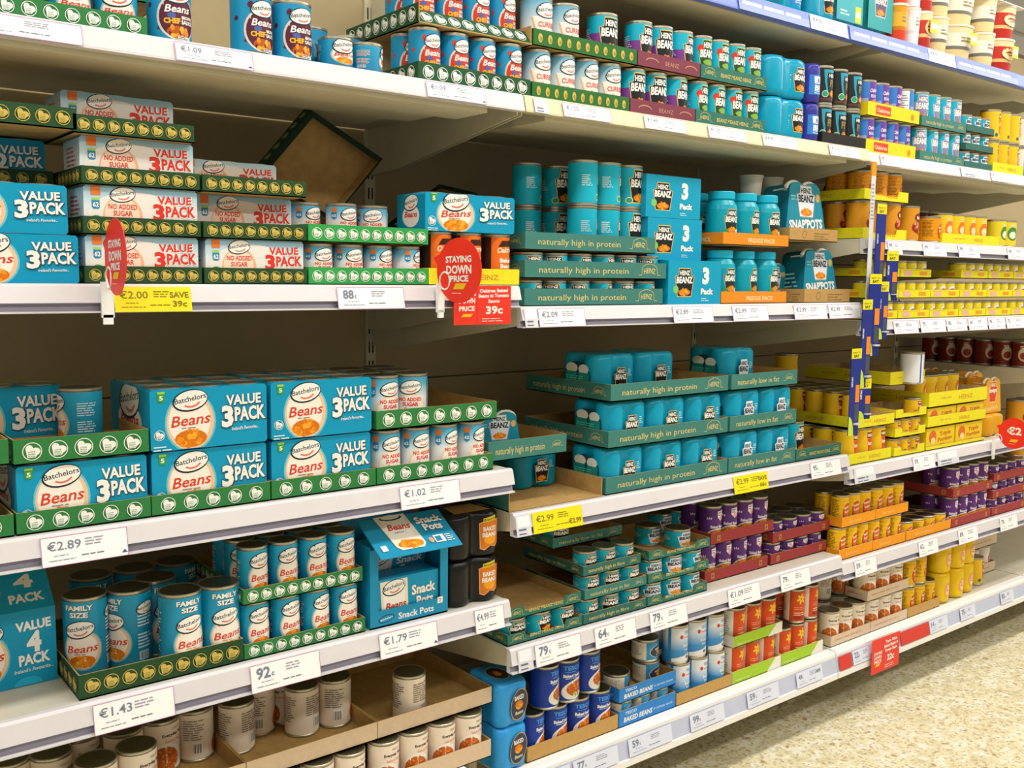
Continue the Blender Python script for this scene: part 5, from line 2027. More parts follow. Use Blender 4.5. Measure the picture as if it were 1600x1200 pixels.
def value4(x, y, z, w, h, d, label):
    b = MB()
    m = mat(TQ, .4)
    hs, ds = h * .42, d * .45
    b.prism([(0, 0), (d, 0), (d, h + hs), (ds, h + hs), (0, h)], 0, w, m, 'YZ')
    A = Art()
    bat_plate(A, -w * .22, -h * .08, w * .46, h * .66)
    bat_logo(A, -w * .22, h * .24, w * .38)
    A.text(WHITE, 'VALUE', w * .27, h * .30, h * .12, w * .36, .03, .04)
    A.text(WHITE, '4', w * .27, h * .08, h * .26, w * .15, 0, .05)
    A.text(WHITE, 'PACK', w * .27, -h * .15, h * .14, w * .32, .03, .04)
    A.text(WHITE, "Ireland's Favourite...", w * .26, -h * .29, h * .05, w * .4, .03, .01, .2)
    A.ell('#23b3dc', w * .2, -h * .5, w * .15, h * .12)
    p = MB()
    lay(p, A, flat((w / 2, 0, h / 2), (1, 0, 0), (0, 0, 1)), (w / 2, h / 2 - .001))
    A2 = Art()
    sl = math.hypot(hs, ds)
    A2.text('#e8e4dc', '4', w * .24, sl * .2, sl * .3, w * .2, 0, .05)
    A2.text('#e8e4dc', 'PACK', w * .24, -sl * .2, sl * .2, w * .36, 0, .04)
    A2.ell('#c88a70', -w * .2, 0, w * .2, sl * .25)
    lay(p, A2, flat((w / 2, ds / 2, h + hs / 2), (1, 0, 0), (0, ds, hs)))
    o = thing('four_can_carton', b, label, 'carton', (x, y, z))
    obj('carton_print', p, o)


value4(xa(88, .17, z + .07) - .162, .17, z, .162, .138, .155, 'dark turquoise four-can carton with sloping shoulders at the near end')
x0, x1 = -.932, -.634
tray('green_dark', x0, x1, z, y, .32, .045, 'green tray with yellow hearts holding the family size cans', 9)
FAM = [(135, 936, -.55), (200, 927, -1.25), (240, 914, .3), (281, 931, .15), (341, 919, .0)]
for i, (cx, cy, a) in enumerate(FAM):
    q = rim(cx, cy, z + G + .149, .0385)
    can('family', q.x - (.003, -.002, -.008, 0, 0)[i], q.y + (.0, .0, .016, 0, 0)[i], z + G, a, 'tall family size can, %s from the left in the yellow-heart tray' % ORD[i], 'family size cans')
for i in range(3):
    can('family', -.848 + .084 * i, y + .232, z + G, .4 * i, 'tall family size can, %s in the dim back row of the yellow-heart tray' % ORD[i], 'family size cans at the back')
for k in range(2):
    zz = z + .1085 * k
    w = ('lower', 'upper')[k]
    x0, x1 = -.632, -.368 - .006 * k
    tray('green', x0, x1, zz, y, .28, .031, '%s green tray of slim bean cans beside the snack pots box' % w, 9)
    fill('beans_slim', x0 + .001, x1 - .001, 4, zz + G, y + .004, '%s tray beside the snack pots box' % w, 'slim turquoise bean can', 3 if k else 1, yaws=((.15, .2, .3, .1), (.25, .1, .1, .15))[k], jit=.8)

# snack pots display box
X0, X1 = -.356, -.160
w, h, d = X1 - X0, .176, .16
card = mat('#1690ba', .4, 0, .02, 30, name='snack_box_card')
b = MB()
b.box(0, 0, 0, w, d, .003, card)
o = thing('snack_display_box', b, 'turquoise snack pots display box with a sloping printed header', 'box', (X0, y, z))
A = Art()
p = MB()
p.box(0, 0, 0, w, .003, .036, card)
A.text(WHITE, 'Snack Pots', w * .58, .017, .014, w * .46, 0, .02)
A.ell(INK, w * .2, .017, w * .1, .008, .15)
A.ell('#1690ba', w * .2, .017, w * .09, .0066, .15)
A.text(WHITE, 'Batchelors', w * .2, .0175, .005, w * .15, .15, .01)
A.rect(WHITE, w * .86, .024, w * .93, .038)
A.text('#b8402c', '2', w * .895, .031, .008, None, 0, .02)
lay(p, A, flat((0, 0, 0), (1, 0, 0), (0, 0, 1)))
obj('front_panel', p, o)
for xx in (0, w - .020):
    p = MB()
    p.box(xx, 0, .036, xx + .020, .003, h - .006, card)
    obj('front_post', p, o)
for xx in (0, w - .003):
    p = MB()
    p.box(xx, .003, .003, xx + .003, d, h, card)
    if xx == 0:
        A = Art()
        A.ring(WHITE, 0, .03, .018, .03, .002)
        A.lines(WHITE, -.012, .04, .024, 4, .012)
        lay(p, A, flat((0, d / 2, h * .55), (0, -1, 0), (0, 0, 1)))
    obj('side_panel', p, o)
p = MB()
p.box(0, d - .003, .003, w, d, h + .03, card)
obj('back_panel', p, o)
hy, hz2 = -.052, .058
p = MB()
p.prism([(-.052, h - .012), (-.050, h - .014), (.048, h + .044), (.046, h + .047)], -.003, w + .003, card, 'YZ')
A = Art()
sl = math.hypot(.098, .059)
A.poly('#f3e6d2', [(-w * .33, sl * .5), (w * .06, sl * .5), (w * .10, -sl * .30), (w * .06, -sl * .40), (-w * .22, -sl * .40), (-w * .27, -sl * .3)])
A.rect('#fbf6ee', -w * .27, -sl * .1, w * .03, sl * .42)
A.beans(-w * .08, -sl * .27, w * .16, sl * .10, 18, 4, .008)
A.ell(INK, -w * .13, sl * .43, w * .14, sl * .07)
A.ell(WHITE, -w * .13, sl * .45, w * .12, sl * .06)
A.text('#c84030', 'Beans', -w * .10, sl * .19, sl * .15, w * .29, .0, .03, .25)
A.lines('#9a938a', -w * .19, sl * .05, w * .2, 1, sl * .05)
A.text(WHITE, 'Snack', w * .30, sl * .26, sl * .17, w * .34, 0, .04, edge=(INK, .02, .0006))
A.text(WHITE, 'Pots', w * .30, sl * .06, sl * .17, w * .24, 0, .04, edge=(INK, .02, .0006))
A.rect(WHITE, -w * .45, -sl * .36, -w * .38, -sl * .22)
A.ell('#e8a08a', w * .18, -sl * .28, w * .03, sl * .07)
A.rect(WHITE, w * .22, -sl * .37, w * .35, -sl * .18)
A.rect('#1b86ac', w * .235, -sl * .34, w * .31, -sl * .21)
A.lines(WHITE, w * .37, -sl * .2, w * .1, 4, sl * .05)
lay(p, A, flat((w / 2, -.002, h + .0195), (1, 0, 0), (0, .098, .059)))
obj('header_flap', p, o)


def snack_pack(x, y, z, w, h, d, label, tilt=0.0):
    b = MB()
    b.box(0, 0, 0, w, d, h, mat('#0f98c4', .4))
    A = Art()
    A.poly('#f3e6d2', [(-w * .46, h * .45), (-w * .02, h * .45), (0, -h * .5), (-w * .42, -h * .5)])
    A.rect('#fbf6ee', -w * .40, -h * .3, -w * .06, h * .38)
    bat_logo(A, -w * .24, h * .28, w * .36)
    A.text('#c84030', 'Beans', -w * .21, -h * .12, h * .17, w * .34, .05, .03, .25)
    A.text(WHITE, 'Snack', w * .25, h * .14, h * .22, w * .40, .03, .04, edge=(INK, .02, .0005))
    A.text(WHITE, 'Pots', w * .27, -h * .13, h * .22, w * .28, .03, .04, edge=(INK, .02, .0005))
    p = MB()
    lay(p, A, flat((w / 2, 0, h / 2), (1, 0, 0), (0, 0, 1)))
    o = thing('snack_carton', b, label, 'carton', (x, y, z))
    o.rotation_euler = (tilt, 0, 0)
    obj('carton_print', p, o)


snack_pack(X0 + .021, y + .006, z + .004, w - .042, .096, .06, 'upright snack pots carton at the front of the display box')
snack_pack(X0 + .012, y + .088, z + .066, w - .024, .082, .055, 'shadowed snack pots carton leaning at the back of the display box', .35)

for k in range(2):
    film_pack('film_multipack', 2, 2, .0765, .104, FILM_BLK, '%s black film pack of baked beans beside the snack pots box' % ('lower', 'upper')[k], -.081, y, z + .1055 * k, 'black film packs', fp_branston, None, .80, 0, tp_branston if k else None)

# ---- low shelf, second bay: mini teal cans, purple cans
z = DK['D', 2]
LV = .0617


def mini(style, kind, x0, x1, k, yy, w, stack, front='full', rows=2, n=3, cans=True, desc='mini teal keystone can', depth=.235, skip=(), lab=None):
    zz = z + LV * k
    tray(style, x0, x1, zz, yy, depth, .027, lab or '%s teal tray in the %s' % (w, stack), 1, True, front)
    if cans:
        fill(kind, x0 + .002, x1 - .002, n, zz + G, yy + .004, '%s tray, %s' % (w, stack), desc, rows, yaw=.15, jit=.4, skip=skip)


mini('meanz', 'hz_small', .010, .245, 0, y, 'lower', 'near mini can stack', 'notch')
mini('meanz', 'hz_small', .006, .240, 1, y, 'upper', 'near mini can stack', 'notch', cans=False, depth=.34, lab='empty notched teal tray showing its brown floor over mini cans')
for k in range(4):
    w = ('lowest', 'second', 'third', 'topmost')[k]
    x0, x1, yy = ((.249, .472, y), (.252, .470, y), (.246, .446, y), (.205, .445, y + .07))[k]
    mini(('fibre', 'fat', 'fibre', 'fat')[k], 'hz_small', x0, x1, k, yy, w, 'tall mini can stack', rows=1 if k < 3 else 2, n=3, skip=((1, 0), (2, 0), (0, 1), (1, 1), (2, 1)) if k == 3 else ())
for k in range(3):
    w = ('lowest', 'middle', 'topmost')[k]
    mini('meanz', 'hz_small_white' if k < 2 else 'hz_small', .477, .712 + .003 * k, k, y, w, 'white-keystone mini stack', 'notch', rows=1 if k < 2 else 3, n=3, cans=k < 2)
zz = z + LV * 2 + G
for i, (px, yy) in enumerate(((1058, .05), (1012, .12), (1030, .20), (1058, .20))):
    can('hz_small_white', xa(px, y + yy, zz + .03), y + yy, zz, .1, 'mini teal can standing loose in the topmost white-keystone tray, %s' % ORD[i], 'loose mini cans')
yy = .09
for k in range(2):
    zz = z + .107 * k
    w = ('lower', 'upper')[k]
    x0, x1 = xa(1101, yy, zz) + .012 * k * 0, xa((1199, 1208)[k], yy, zz)
    x0 = x1 - .285
    tray('maroon', x0, x1, zz, yy, .235, .034, '%s maroon tray of tall purple cans' % w, 1)
    fill('purple', x0 + .002, x1 - .002, 4, zz + G, yy + .004, 'the %s maroon tray of tall cans' % w, 'tall purple bean can', 1 if k == 0 else 2, yaw=-.25, jit=.25)
xx = x1
for k in range(2):
    zz = z + .066 * k
    w = ('lower', 'upper')[k]
    x0, x1 = xa((1203, 1206)[k], yy, zz) + .004, xa((1291, 1297)[k], yy, zz)
    tray('maroon', x0, x1, zz, yy, .235, .033, '%s maroon tray of short purple cans' % w, 1)
    fill('purple_small', x0 + .002, x1 - .002, 4, zz + G, yy + .004, 'the %s maroon tray of short cans' % w, 'short purple bean can', 1 if k == 0 else 2, yaw=-.3, jit=.3)

# ---- low shelf, third bay: orange spaghetti trays
z = DK['D', 3]
for k in range(2):
    zz = z + .1045 * k
    w = ('lower', 'upper')[k]
    for i, (x0, x1) in enumerate(((1.345, 1.535), (1.538, 1.735))):
        tray('orange', x0 + .008 * k, x1 + .008 * k, zz, y, .235, .034, '%s orange tray of tall spaghetti cans, %s of the pair' % (w, ORD[i]), 1)
        fill('spag', x0 + .010 * k, x1 + .006 * k, 3, zz + G, y + .004, 'the %s orange tray, %s of two' % (w, ORD[i]), 'tall yellow spaghetti can', 1 if k == 0 else 2, yaw=-.25, jit=.3)
x0, x1 = 1.742, 2.04
tray('orange', x0, x1, z, y, .235, .034, 'orange tray of short spaghetti cans beside the tall ones', 1)
fill('spag_small', x0 + .002, x1 - .002, 4, z + G, y + .004, 'the orange tray of short cans', 'short yellow spaghetti can', 2, yaw=.1, jit=.4)
for k in range(2):
    zz = z + .109 * k
    w = ('lower', 'upper')[k]
    x0, x1 = 2.045, 2.335
    tray('maroon', x0, x1, zz, y, .30, .034, '%s maroon tray of tall purple cans near the far end' % w, 1)
    fill('purple', x0 + .002, x1 - .002, 4, zz + G, y + .004, 'the %s far maroon tray' % w, 'tall purple bean can', 2, yaw=-.35, jit=.3)
for k in range(3):
    zz = z + .066 * k
    w = ('lowest', 'middle', 'topmost')[k]
    x0, x1 = 2.345, 2.63
    tray('maroon', x0, x1, zz, y, .235, .033, '%s maroon tray of short purple cans at the far end' % w, 1)
    fill('purple_small', x0 + .002, x1 - .002, 4, zz + G, y + .004, '%s short-can tray at the far end' % w, 'short purple bean can', 1, yaw=-.35, jit=.4)
# ---- base shelf, first bay: cream value cans
z1, z2 = .391, .5055
ya, yb = .046, .074
tray('cream', -.342, -.036, z1, ya, .24, .042, 'lower brown tray of cream value cans beside the sky blue pack', 0)
fill('value', -.340, -.040, 4, z1 + G, ya + .004, 'the lower brown tray by the sky blue pack', 'cream value can', 1, yaws=(.1, .2, .15, .1))
tray('cream', -.65, -.348, z1, ya, .24, .042, 'lower brown tray of cream value cans, next one along', 0)
fill('value', -.648, -.350, 4, z1 + G, ya + .004, 'the lower brown tray next along', 'cream value can', 1, yaw=.1)
tray('cream', -.3225, -.014, z2, yb, .34, .040, 'upper brown tray holding one lone cream can', 0)
tray('cream', -.6205, -.3245, z2, yb, .34, .040, 'upper brown tray of turned cream value cans', 0)
tray('cream', -1.06, -.6225, z2, yb, .34, .040, 'upper brown tray of cream value cans at the near end', 0)
LOOSE = [(639, 1059, 2.6, 'lone cream value can turned to its text, upper tray by the sky blue pack'),
         (471, 1079, 2.7, 'cream value can turned to its text, first in the upper middle tray'), (522, 1066, 1.85, 'cream value can turned to its bar code, second in the upper middle tray'),
         (402, 1078, 1.8, 'cream value can half hidden behind the first two in the upper middle tray'), (443, 1062, -1.0, 'cream value can at the back of the upper middle tray'),
         (369, 1104, 2.8, 'cream value can turned to its text at the edge of the near upper tray'), (304, 1114, 1.9, 'cream value can with a bar code in the near upper tray'),
         (250, 1131, .35, 'cream value can with a bean picture in the near upper tray'), (213, 1177, .45, 'cream value can in front of the bean picture can, lid in the light'),
         (150, 1200, .3, 'cream value can with its lid catching the light, second from the near corner'), (80, 1187, .2, 'cream value can with a dark lid under the price rail'),
         (14, 1198, .2, 'cream value can at the near corner with a dark lid'), (124, 1158, .3, 'cream value can behind the dark lid can'), (192, 1150, .3, 'cream value can in the second row behind the lit lid')]
for px, py, a, lab in LOOSE:
    q = rim(px, py, z2 + G + .107, .037)
    can('value', q.x, q.y, z2 + G, a, lab, 'loose cream value cans')

# ---- base shelf, second bay
z = .329
y = YF['E']
for k in range(2):
    film_pack('film_multipack', 2, 3, .0465, .1085, FILM_SKY, '%s sky blue film pack between the brown trays and the blue cans' % ('lower', 'upper')[k], .0365, y - .01, z + .002 + .110 * k, 'sky blue film packs', fp_tesco4, None, .95, 0, tp_tesco4 if k else None)
x0, x1 = .086, .392
tray('kraft', x0, x1, z, y, .24, .040, 'brown tray of royal blue bean cans on the base shelf', 0)
fill('tesco', x0 + .002, x1 - .002, 4, z + G, y + .004, 'the brown tray on the base shelf', 'royal blue bean can', 1, yaws=(.55, .1, 0, .05))
for i, (px, yy, a) in enumerate(((850, .041, .5), (882, .041, -.05), (915, .050, .35))):
    can('tesco', xa(px, y + yy, z + .17), y + yy, z + G + .1105, a, 'royal blue bean can standing on the lower ones, %s of three' % ORD[i], 'royal blue cans, upper layer')
x0, x1 = .396, .612
tray('sky', x0, x1, z, y, .40, .045, 'lower sky blue printed tray of short cans', 1)
fill('tesco_small', x0 + .002, x1 - .002, 3, z + G, y + .004, 'the lower sky blue tray', 'short sky blue can', 1, yaw=.2)
tray('sky', x0, x1, z + .066, y + .001, .40, .040, 'upper sky blue printed tray of short cans', 1)
for i, (xx, yy, kz, a) in enumerate(((.392 + .045, .058, 0, .7), (.565, .070, 0, .0), (.562, .072, 1, .1))):
    can('tesco_small', xx, y + yy, z + .066 + G + .0625 * kz, a, ('short sky blue can alone at the near corner of the upper sky tray', 'short sky blue can under another in the upper sky tray', 'short sky blue can stacked on another in the upper sky tray')[i], 'short sky blue cans')
can('hz_small', .44, y + .31, z + .066 + G, .4, 'dim short can far back in the upper sky blue tray', None)
x0, x1 = .617, .852
tray('kraft', x0, x1, z, y, .235, .036, 'brown tray of white and blue light bean cans', 0)
for k in range(2):
    fill('healthy', x0 + .006 - .012 * k, x1 - .004 - .008 * k, 3, z + G + .111 * k, y + .004, 'the %s layer, light bean tray' % ('lower', 'upper')[k], 'white and blue light bean can', 1 if k == 0 else 2, yaw=.05, jit=.1)
for i, (x0, x1) in enumerate(((.857, 1.083), (1.088, 1.300))):
    tray('lime', x0, x1, z, y, .235, .038, '%s lower lime tray of orange flower-printed cans' % ORD[i], 1)
    fill('flower', x0 + .003, x1 - .003, 3, z + G, y + .004, '%s lower lime tray' % ORD[i], 'orange flower-printed can', 1, yaw=-.15, jit=.2)
    if i == 0:
        tray('lime', x0, x1, z + .111, y, .235, .034, 'upper lime tray of orange flower-printed cans', 1)
        fill('flower', x0 + .003, x1 - .003, 3, z + .111 + G, y + .004, 'upper lime tray', 'orange flower-printed can', 2, yaw=-.15, jit=.2)
    else:
        fill('flower', x0 + .003, x1 - .003, 3, z + .1105 + G, y + .006, 'upper layer on second lime tray', 'orange flower-printed can', 2, yaw=-.2, jit=.4, skip=((0, 0),))
for i, (px, py, a) in enumerate(((1224, 942, -.5), (1281, 955, 2.0), (1309, 952, -.3), (1331, 944, 2.2))):
    q = Vector((xa(px, .185, z + .16), .185, 0)) if i else Vector((1.288, .268, 0))
    can('cream_orange', q.x, q.y, z + .113, a, 'cream can standing high between the lime and pale trays, %s along' % ORD[i], 'cream cans standing high')
    can('cream_orange', q.x, q.y + .001, z + .003, a + .4, 'cream can under the high ones between the lime and pale trays, %s along' % ORD[i], 'cream cans under the high ones')

# ---- base shelf, third bay
x0, x1 = 1.345, 1.80
for i in range(2):
    a, c = x0 + i * .230, x0 + i * .230 + .226
    tray('cream_print', a, c, z, y, .235, .036, '%s lower pale tray of cream value cans under the red offer card' % ORD[i], 1)
    fill('cream_orange', a + .002, c - .002, 3, z + G, y + .004, '%s pale tray under the red card' % ORD[i], 'cream value can', 1, yaw=-.25, jit=.15)
tray('cream_print', 1.545, 1.80, z + .111, y, .085, .036, 'upper pale tray of cream value cans over the red offer card', 1)
fill('cream_orange', 1.547, 1.798, 3, z + .111 + G, y + .004, 'upper pale tray over the red card', 'cream value can', 1, yaw=-.25, jit=.15)
x0, x1 = 1.806, 2.02
tray('kraft', x0, x1, z, y, .235, .036, 'brown-yellow tray of spaghetti cans on the base shelf', 0)
fill('spag', x0 + .002, x1 - .002, 3, z + G, y + .004, 'the brown-yellow base tray', 'tall yellow spaghetti can', 1, yaw=.1)
fill('spag', x0 + .002, x1 - .07, 2, z + G + .102, y + .004, 'upper layer over the brown-yellow tray', 'tall yellow spaghetti can', 1, yaw=.1)
for k in range(2):
    for i in range(2):
        film_pack('film_multipack', 1, 2, .076 if i else .090, .112, FILM_YEL, 'glossy yellow film pack, %s of the %s two by the single pasta can' % (ORD[i], ('lower', 'upper')[k]), 2.075 + .105 * i + .0 * k, y, z + .113 * k, 'yellow film packs', fp_yellow)
for k in range(2):
    film_pack('film_multipack', 1, 2, .076, .112, FILM_YEL, '%s glossy yellow film pack at the end of the yellow packs' % ('lower', 'upper')[k], 2.272, y + .01, z + .113 * k, 'yellow film packs', fp_yellow)
can('hoops', 2.40, y + .07, z, -.1, 'single yellow pasta can alone on the bare base shelf', None)
for k in range(2):
    tray('cream_print', 2.46, 2.646, z + .113 * k, y + .10, .235, .040, '%s pale tray of white tomato cans at the far end' % ('lower', 'upper')[k], 1)
    fill('white_red', 2.462, 2.644, 2, z + .113 * k + G, y + .105, 'the %s far pale tray' % ('lower', 'upper')[k], 'white and red can', 1, yaw=.2)

# ------------------------------------------------------------------ hanging clip strip with navy blister cards
b = MB()
sx, sy0, ztop = xa(1366, -.022, 1.84), -.022, 1.852
b.box(-.011, -.0008, -.76, .011, .0008, .0, mat('#d8dade', .15, name='clear_plastic_strip'))
b.box(-.012, -.001, -.035, .012, .004, .006, mat('#e89a1c', .4))
o = thing('clip_strip', b, 'clear plastic clip strip hanging from the high shelf with navy cards', 'clip strip', (sx, sy0, ztop))
p = MB()
A = Art()
A.lines('#9a9ca8', -.008, -.06, .016, 10, .011, 4, .004)
lay(p, A, flat((0, -.001, 0), (1, 0, 0), (0, 0, 1)))
obj('strip_print', p, o)
navy, CARDS = mat('#1f2f86', .3, 0, .05, 40, name='navy_card'), [(1371, 318, 460, 'topmost', .0), (1391, 392, 470, 'one turned behind the topmost', -.006), (1377, 440, 530, 'second down', -.004), (1362, 428, 556, 'third down', .0),
                       (1349, 468, 606, 'fourth down, at shelf end', -.004), (1349, 592, 655, 'fifth down, half covered', .0), (1332, 545, 680, 'lowest', -.004)]
for i, (px, p0, p1, nm, off) in enumerate(CARDS):
    yy = sy0 - .006 - .004 * i + off
    t, q = at(px, p0, yy), at(px, p1, yy)
    hgt = t.z - q.z
    w = .052
    b = MB()
    b.box(-w / 2, -.001, 0, w / 2, .001, hgt, navy)
    o = thing('blister_card', b, 'navy blister card with a lime corner on the clip strip, %s' % nm, 'card', (q.x, yy, q.z), -.15 * (i % 2), 'navy cards on the clip strip')
    p = MB()
    A = Art()
    A.rect('#1f2f86', -w * .49, .001, w * .49, hgt - .001)
    A.rect('#e8dc1c', -w / 2, hgt - .030, w / 2, hgt - .0)
    A.text('#3a3a1a', 'READY TO', 0, hgt - .012, .005, w * .7, 0, .02)
    A.text('#2a2a1a', 'EAT', 0, hgt - .022, .008, w * .5, 0, .04)
    A.rect('#f08a1c', w * .05, hgt * .38, w * .44, hgt * .58)
    A.rect('#4a4e58', w * .05, hgt * .16, w * .44, hgt * .36)
    A.poly('#c8e03a', [(-w / 2, 0)] + [(-w / 2 + w * .5 * math.sin(PI / 2 * k / 6), hgt * .22 * math.cos(PI / 2 * k / 6)) for k in range(7)])
    A.text(WHITE, 'DIETARY', -w * .32, hgt * .62, .007, .030, PI / 2, .03)
    lay(p, A, flat((0, -.001, 0), (1, 0, 0), (0, 0, 1)))
    obj('card_print', p, o)
    bl = MB()
    prof = [(-w * .02, .0), (w * .46, .0), (w * .42, .010), (w * .02, .010)]
    bl.prism([(x_, -.001 - d_) for x_, d_ in prof], hgt * .12, hgt * .14, '#c8ccd8', 'XY')
    obj('blister', bl, o)

# ------------------------------------------------------------------ red price flags and hanging offer cards
REDM = mat('#f03420', .4)


def flag(px, row, deck, cy, cz, r, label, lines, rz=0.0):
    x = xa(px, YR[row], deck - .02)
    b = MB()
    pts = [(cy + r * math.cos(a), cz + r * 1.08 * math.sin(a)) for a in [2 * PI * k / 36 for k in range(36)]]
    pts = [(max(p_[0], -9), p_[1]) for p_ in pts]
    k0 = min(range(36), key=lambda k: abs(2 * PI * k / 36 - math.radians(20)))
    pts[k0] = (cy + r * 1.16, cz + r * .42)
    b.prism(pts, -.0006, .0006, REDM, 'YZ')
    o = thing('price_flag', b, label, 'sign', (x, 0, 0), rz)
    A = Art()
    for s, dx, dz, hh, ww in lines:
        A.text(WHITE, s, dx * r, dz * r, hh * r, ww * r, .03, .04)
    A.poly('#f0c01c', [(-r * .25, -r * .62), (r * .22, -r * .62), (r * .34, -r * .42), (-r * .13, -r * .42)])
    A.lines('#f6c8b8', -r * .3, -r * .74, r * .6, 1, r * .06)
    p = MB()
    lay(p, A, flat((-.0007, cy, cz), (0, -1, 0), (0, 0, 1)))
    obj('flag_print', p, o)
    c = MB()
    wm = mat('#eeeeee', .2, name='white_clip_plastic')
    c.box(-.010, YR[row] - .016, deck - .055, .010, YR[row] - .010, deck + .004, wm)
    c.box(-.008, YR[row] - .016, deck - .066, .008, YR[row] - .012, deck - .050, wm)
    c.tube([(0, YR[row] - .026 + .014 * math.cos(2 * PI * k / 12), deck + .010 + .018 * math.sin(2 * PI * k / 12)) for k in range(12)], .0022, wm, 6, True)
    obj('clip', c, o)


flag(681, 'B', 1.486, -.062, 1.517, .061, 'red rounded price flag with white words standing out by the orange bean cans', [('STAYING', -.02, .38, .21, 1.15), ('DOWN', .0, .04, .27, 1.12), ('PRICE', .02, -.26, .20, .82)], .22)
flag(164, 'B', 1.486, -.062, 1.530, .057, 'red rounded price flag seen almost edge on at the small value cartons', [('STAYING', -.02, .38, .21, 1.15), ('DOWN', .0, .04, .27, 1.12), ('PRICE', .02, -.26, .20, .82)])
flag(1547, 'C', .925, -.060, .962, .052, 'red round price flag reading two euro over the purple cans', [('€2', .05, .18, .50, .95)], .1)


def offer_card(pl, pr, yf, ztop, zbot, label, cols):
    x0, x1 = xa(pl, yf, (ztop + zbot) / 2), xa(pr, yf, (ztop + zbot) / 2)
    w, h = x1 - x0, ztop - zbot
    b = MB()
    b.box(0, -.0005, 0, w, .0005, h, mat('#ec3a2a', .4))
    o = thing('offer_card', b, label, 'sign', (x0, yf, zbot))
    A = Art()
    for s, dx, dz, hh, ww in cols:
        A.text(WHITE, s, dx * w, dz * h, hh * h, ww * w, .02, .035)
    A.poly('#f0c01c', [(w * .12, h * .20), (w * .28, h * .20), (w * .32, h * .28), (w * .16, h * .28)])
    A.rect('#c82a20', w * .395, 0, w * .40, h)
    A.lines('#f6c8b8', w * .48, h * .16, w * .45, 2, h * .06)
    p = MB()
    lay(p, A, flat((0, -.0005, 0), (1, 0, 0), (0, 0, 1)))
    obj('card_print', p, o)


offer_card(709, 798, -.016, 1.486, 1.404, 'red offer card hanging from the eye-level rail beside the red flag', [
    ('STAYING', .22, .80, .11, .30), ('DOWN', .22, .62, .13, .28), ('PRICE', .22, .42, .12, .27), ('Oaktree Baked', .69, .88, .09, .50), ('Beans in Tomato', .69, .75, .09, .54), ('Sauce', .69, .61, .09, .2), ('39c', .70, .38, .20, .30)])
offer_card(1362, 1405, .005, .332, .215, 'red offer card hanging from the base shelf rail over the floor', [
    ('STAYING', .22, .58, .09, .28), ('DOWN', .22, .46, .09, .25), ('PRICE', .22, .34, .09, .25), ('Tesco Value', .68, .85, .09, .42), ('Baked Beans in', .68, .72, .09, .5), ('Tomato Sauce', .68, .59, .09, .45), ('22c', .68, .36, .18, .26)])

# ------------------------------------------------------------------ price tags
D = DK
ptag(-60, 126, 'A', D['A', 1], '72c', 'white price tag under the heart tray, first on the high shelf', big=True)
ptag(271, 392, 'A', D['A', 1], '€1.09', 'white price tag under the brown sauce cans on the high shelf', extra='chevron')
ptag(663, 755, 'A', D['A', 1], '€1.09', 'white price tag under the red sauce can trays', extra='chevron')
ptag(831, 852, 'A', D['A', 2], '', 'small pale code tag at the start of the cream rail', 'code')
ptag(876, 950, 'A', D['A', 2], '€1.25', 'white price tag under the curried bean trays')
ptag(1003, 1068, 'A', D['A', 2], '€1.49', 'white price tag under the maroon trays on the high shelf')
ptag(1103, 1161, 'A', D['A', 2], '€1.25', 'white price tag under the tomato-printed cans')
ptag(1188, 1242, 'A', D['A', 2], '€4.99', 'white price tag under the turquoise film packs on the high shelf')
ptag(1292, 1340, 'A', D['A', 2], '€1.76', 'white price tag under the black tray')
ptag(1372, 1402, 'A', D['A', 3], '85c', 'white price tag under the yellow trays of purple cans')
ptag(1498, 1530, 'A', D['A', 3], '', 'pale code tag under the thin teal trays', 'code')
ptag(1545, 1570, 'A', D['A', 3], '69c', 'white price tag near the far end of the high rail')
for i, (l, r) in enumerate(((1150, 1260), (1324, 1446), (1490, 1586))):
    ptag(l, r, 'T', D['T', 2], 'x', 'blue printed slogan strip in the top rail, %s along' % ORD[i], 'blue')
for i, (l, r) in enumerate(((1262, 1320), (1447, 1489))):
    ptag(l, r, 'T', D['T', 2], '€4.00', 'pale price tag between the blue slogan strips, %s along' % ORD[i], 'bluewhite')
ptag(176, 296, 'B', D['B', 1], '€2.00', 'yellow offer tag beside the edge-on red flag', 'yellow', extra=('SAVE', '39c'))
ptag(524, 628, 'B', D['B', 1], '88c', 'white price tag under the bright green trays', big=True)
ptag(816, 836, 'B', D['B', 2], '', 'small pale code tag at the start of the fridge jar shelf', 'code')
ptag(838, 910, 'B', D['B', 2], '€2.09', 'white price tag under the protein trays at eye level')
ptag(1048, 1110, 'B', D['B', 2], '€2.89', 'white price tag under the flat turquoise cartons')
ptag(1141, 1196, 'B', D['B', 2], '€2.99', 'white price tag under the orange jar trays')
ptag(1237, 1288, 'B', D['B', 2], '€2.89', 'white price tag under the near snap pot tray')
ptag(1291, 1340, 'B', D['B', 2], '€2.49', 'white price tag at the very end of the jar shelf')
for i, (l, r) in enumerate(((1385, 1407), (1440, 1476), (1495, 1528), (1572, 1600))):
    price_tag(xa(l, 0, 1.61), xa(r, 0, 1.61), 1.634, .003, RH['B'], 'pale price tag on the big orange can shelf, %s along' % ORD[i], '99c')
for i, (l, r) in enumerate(((1394, 1432), (1436, 1475), (1477, 1508), (1511, 1540), (1542, 1568), (1570, 1600))):
    price_tag(xa(l, 0, 1.36), xa(r, 0, 1.36), 1.385, .003, RH['B'], 'pale price tag on the mini yellow tray shelf, %s along' % ORD[i], ('89c', '79c', '85c', '69c', '95c', '75c')[i])
ptag(62, 197, 'C', D['C', 1], '€2.89', 'white price tag under the first large value carton', extra='chevron')
ptag(622, 715, 'C', D['C', 1], '€1.02', 'white price tag under the no-sugar can trays')
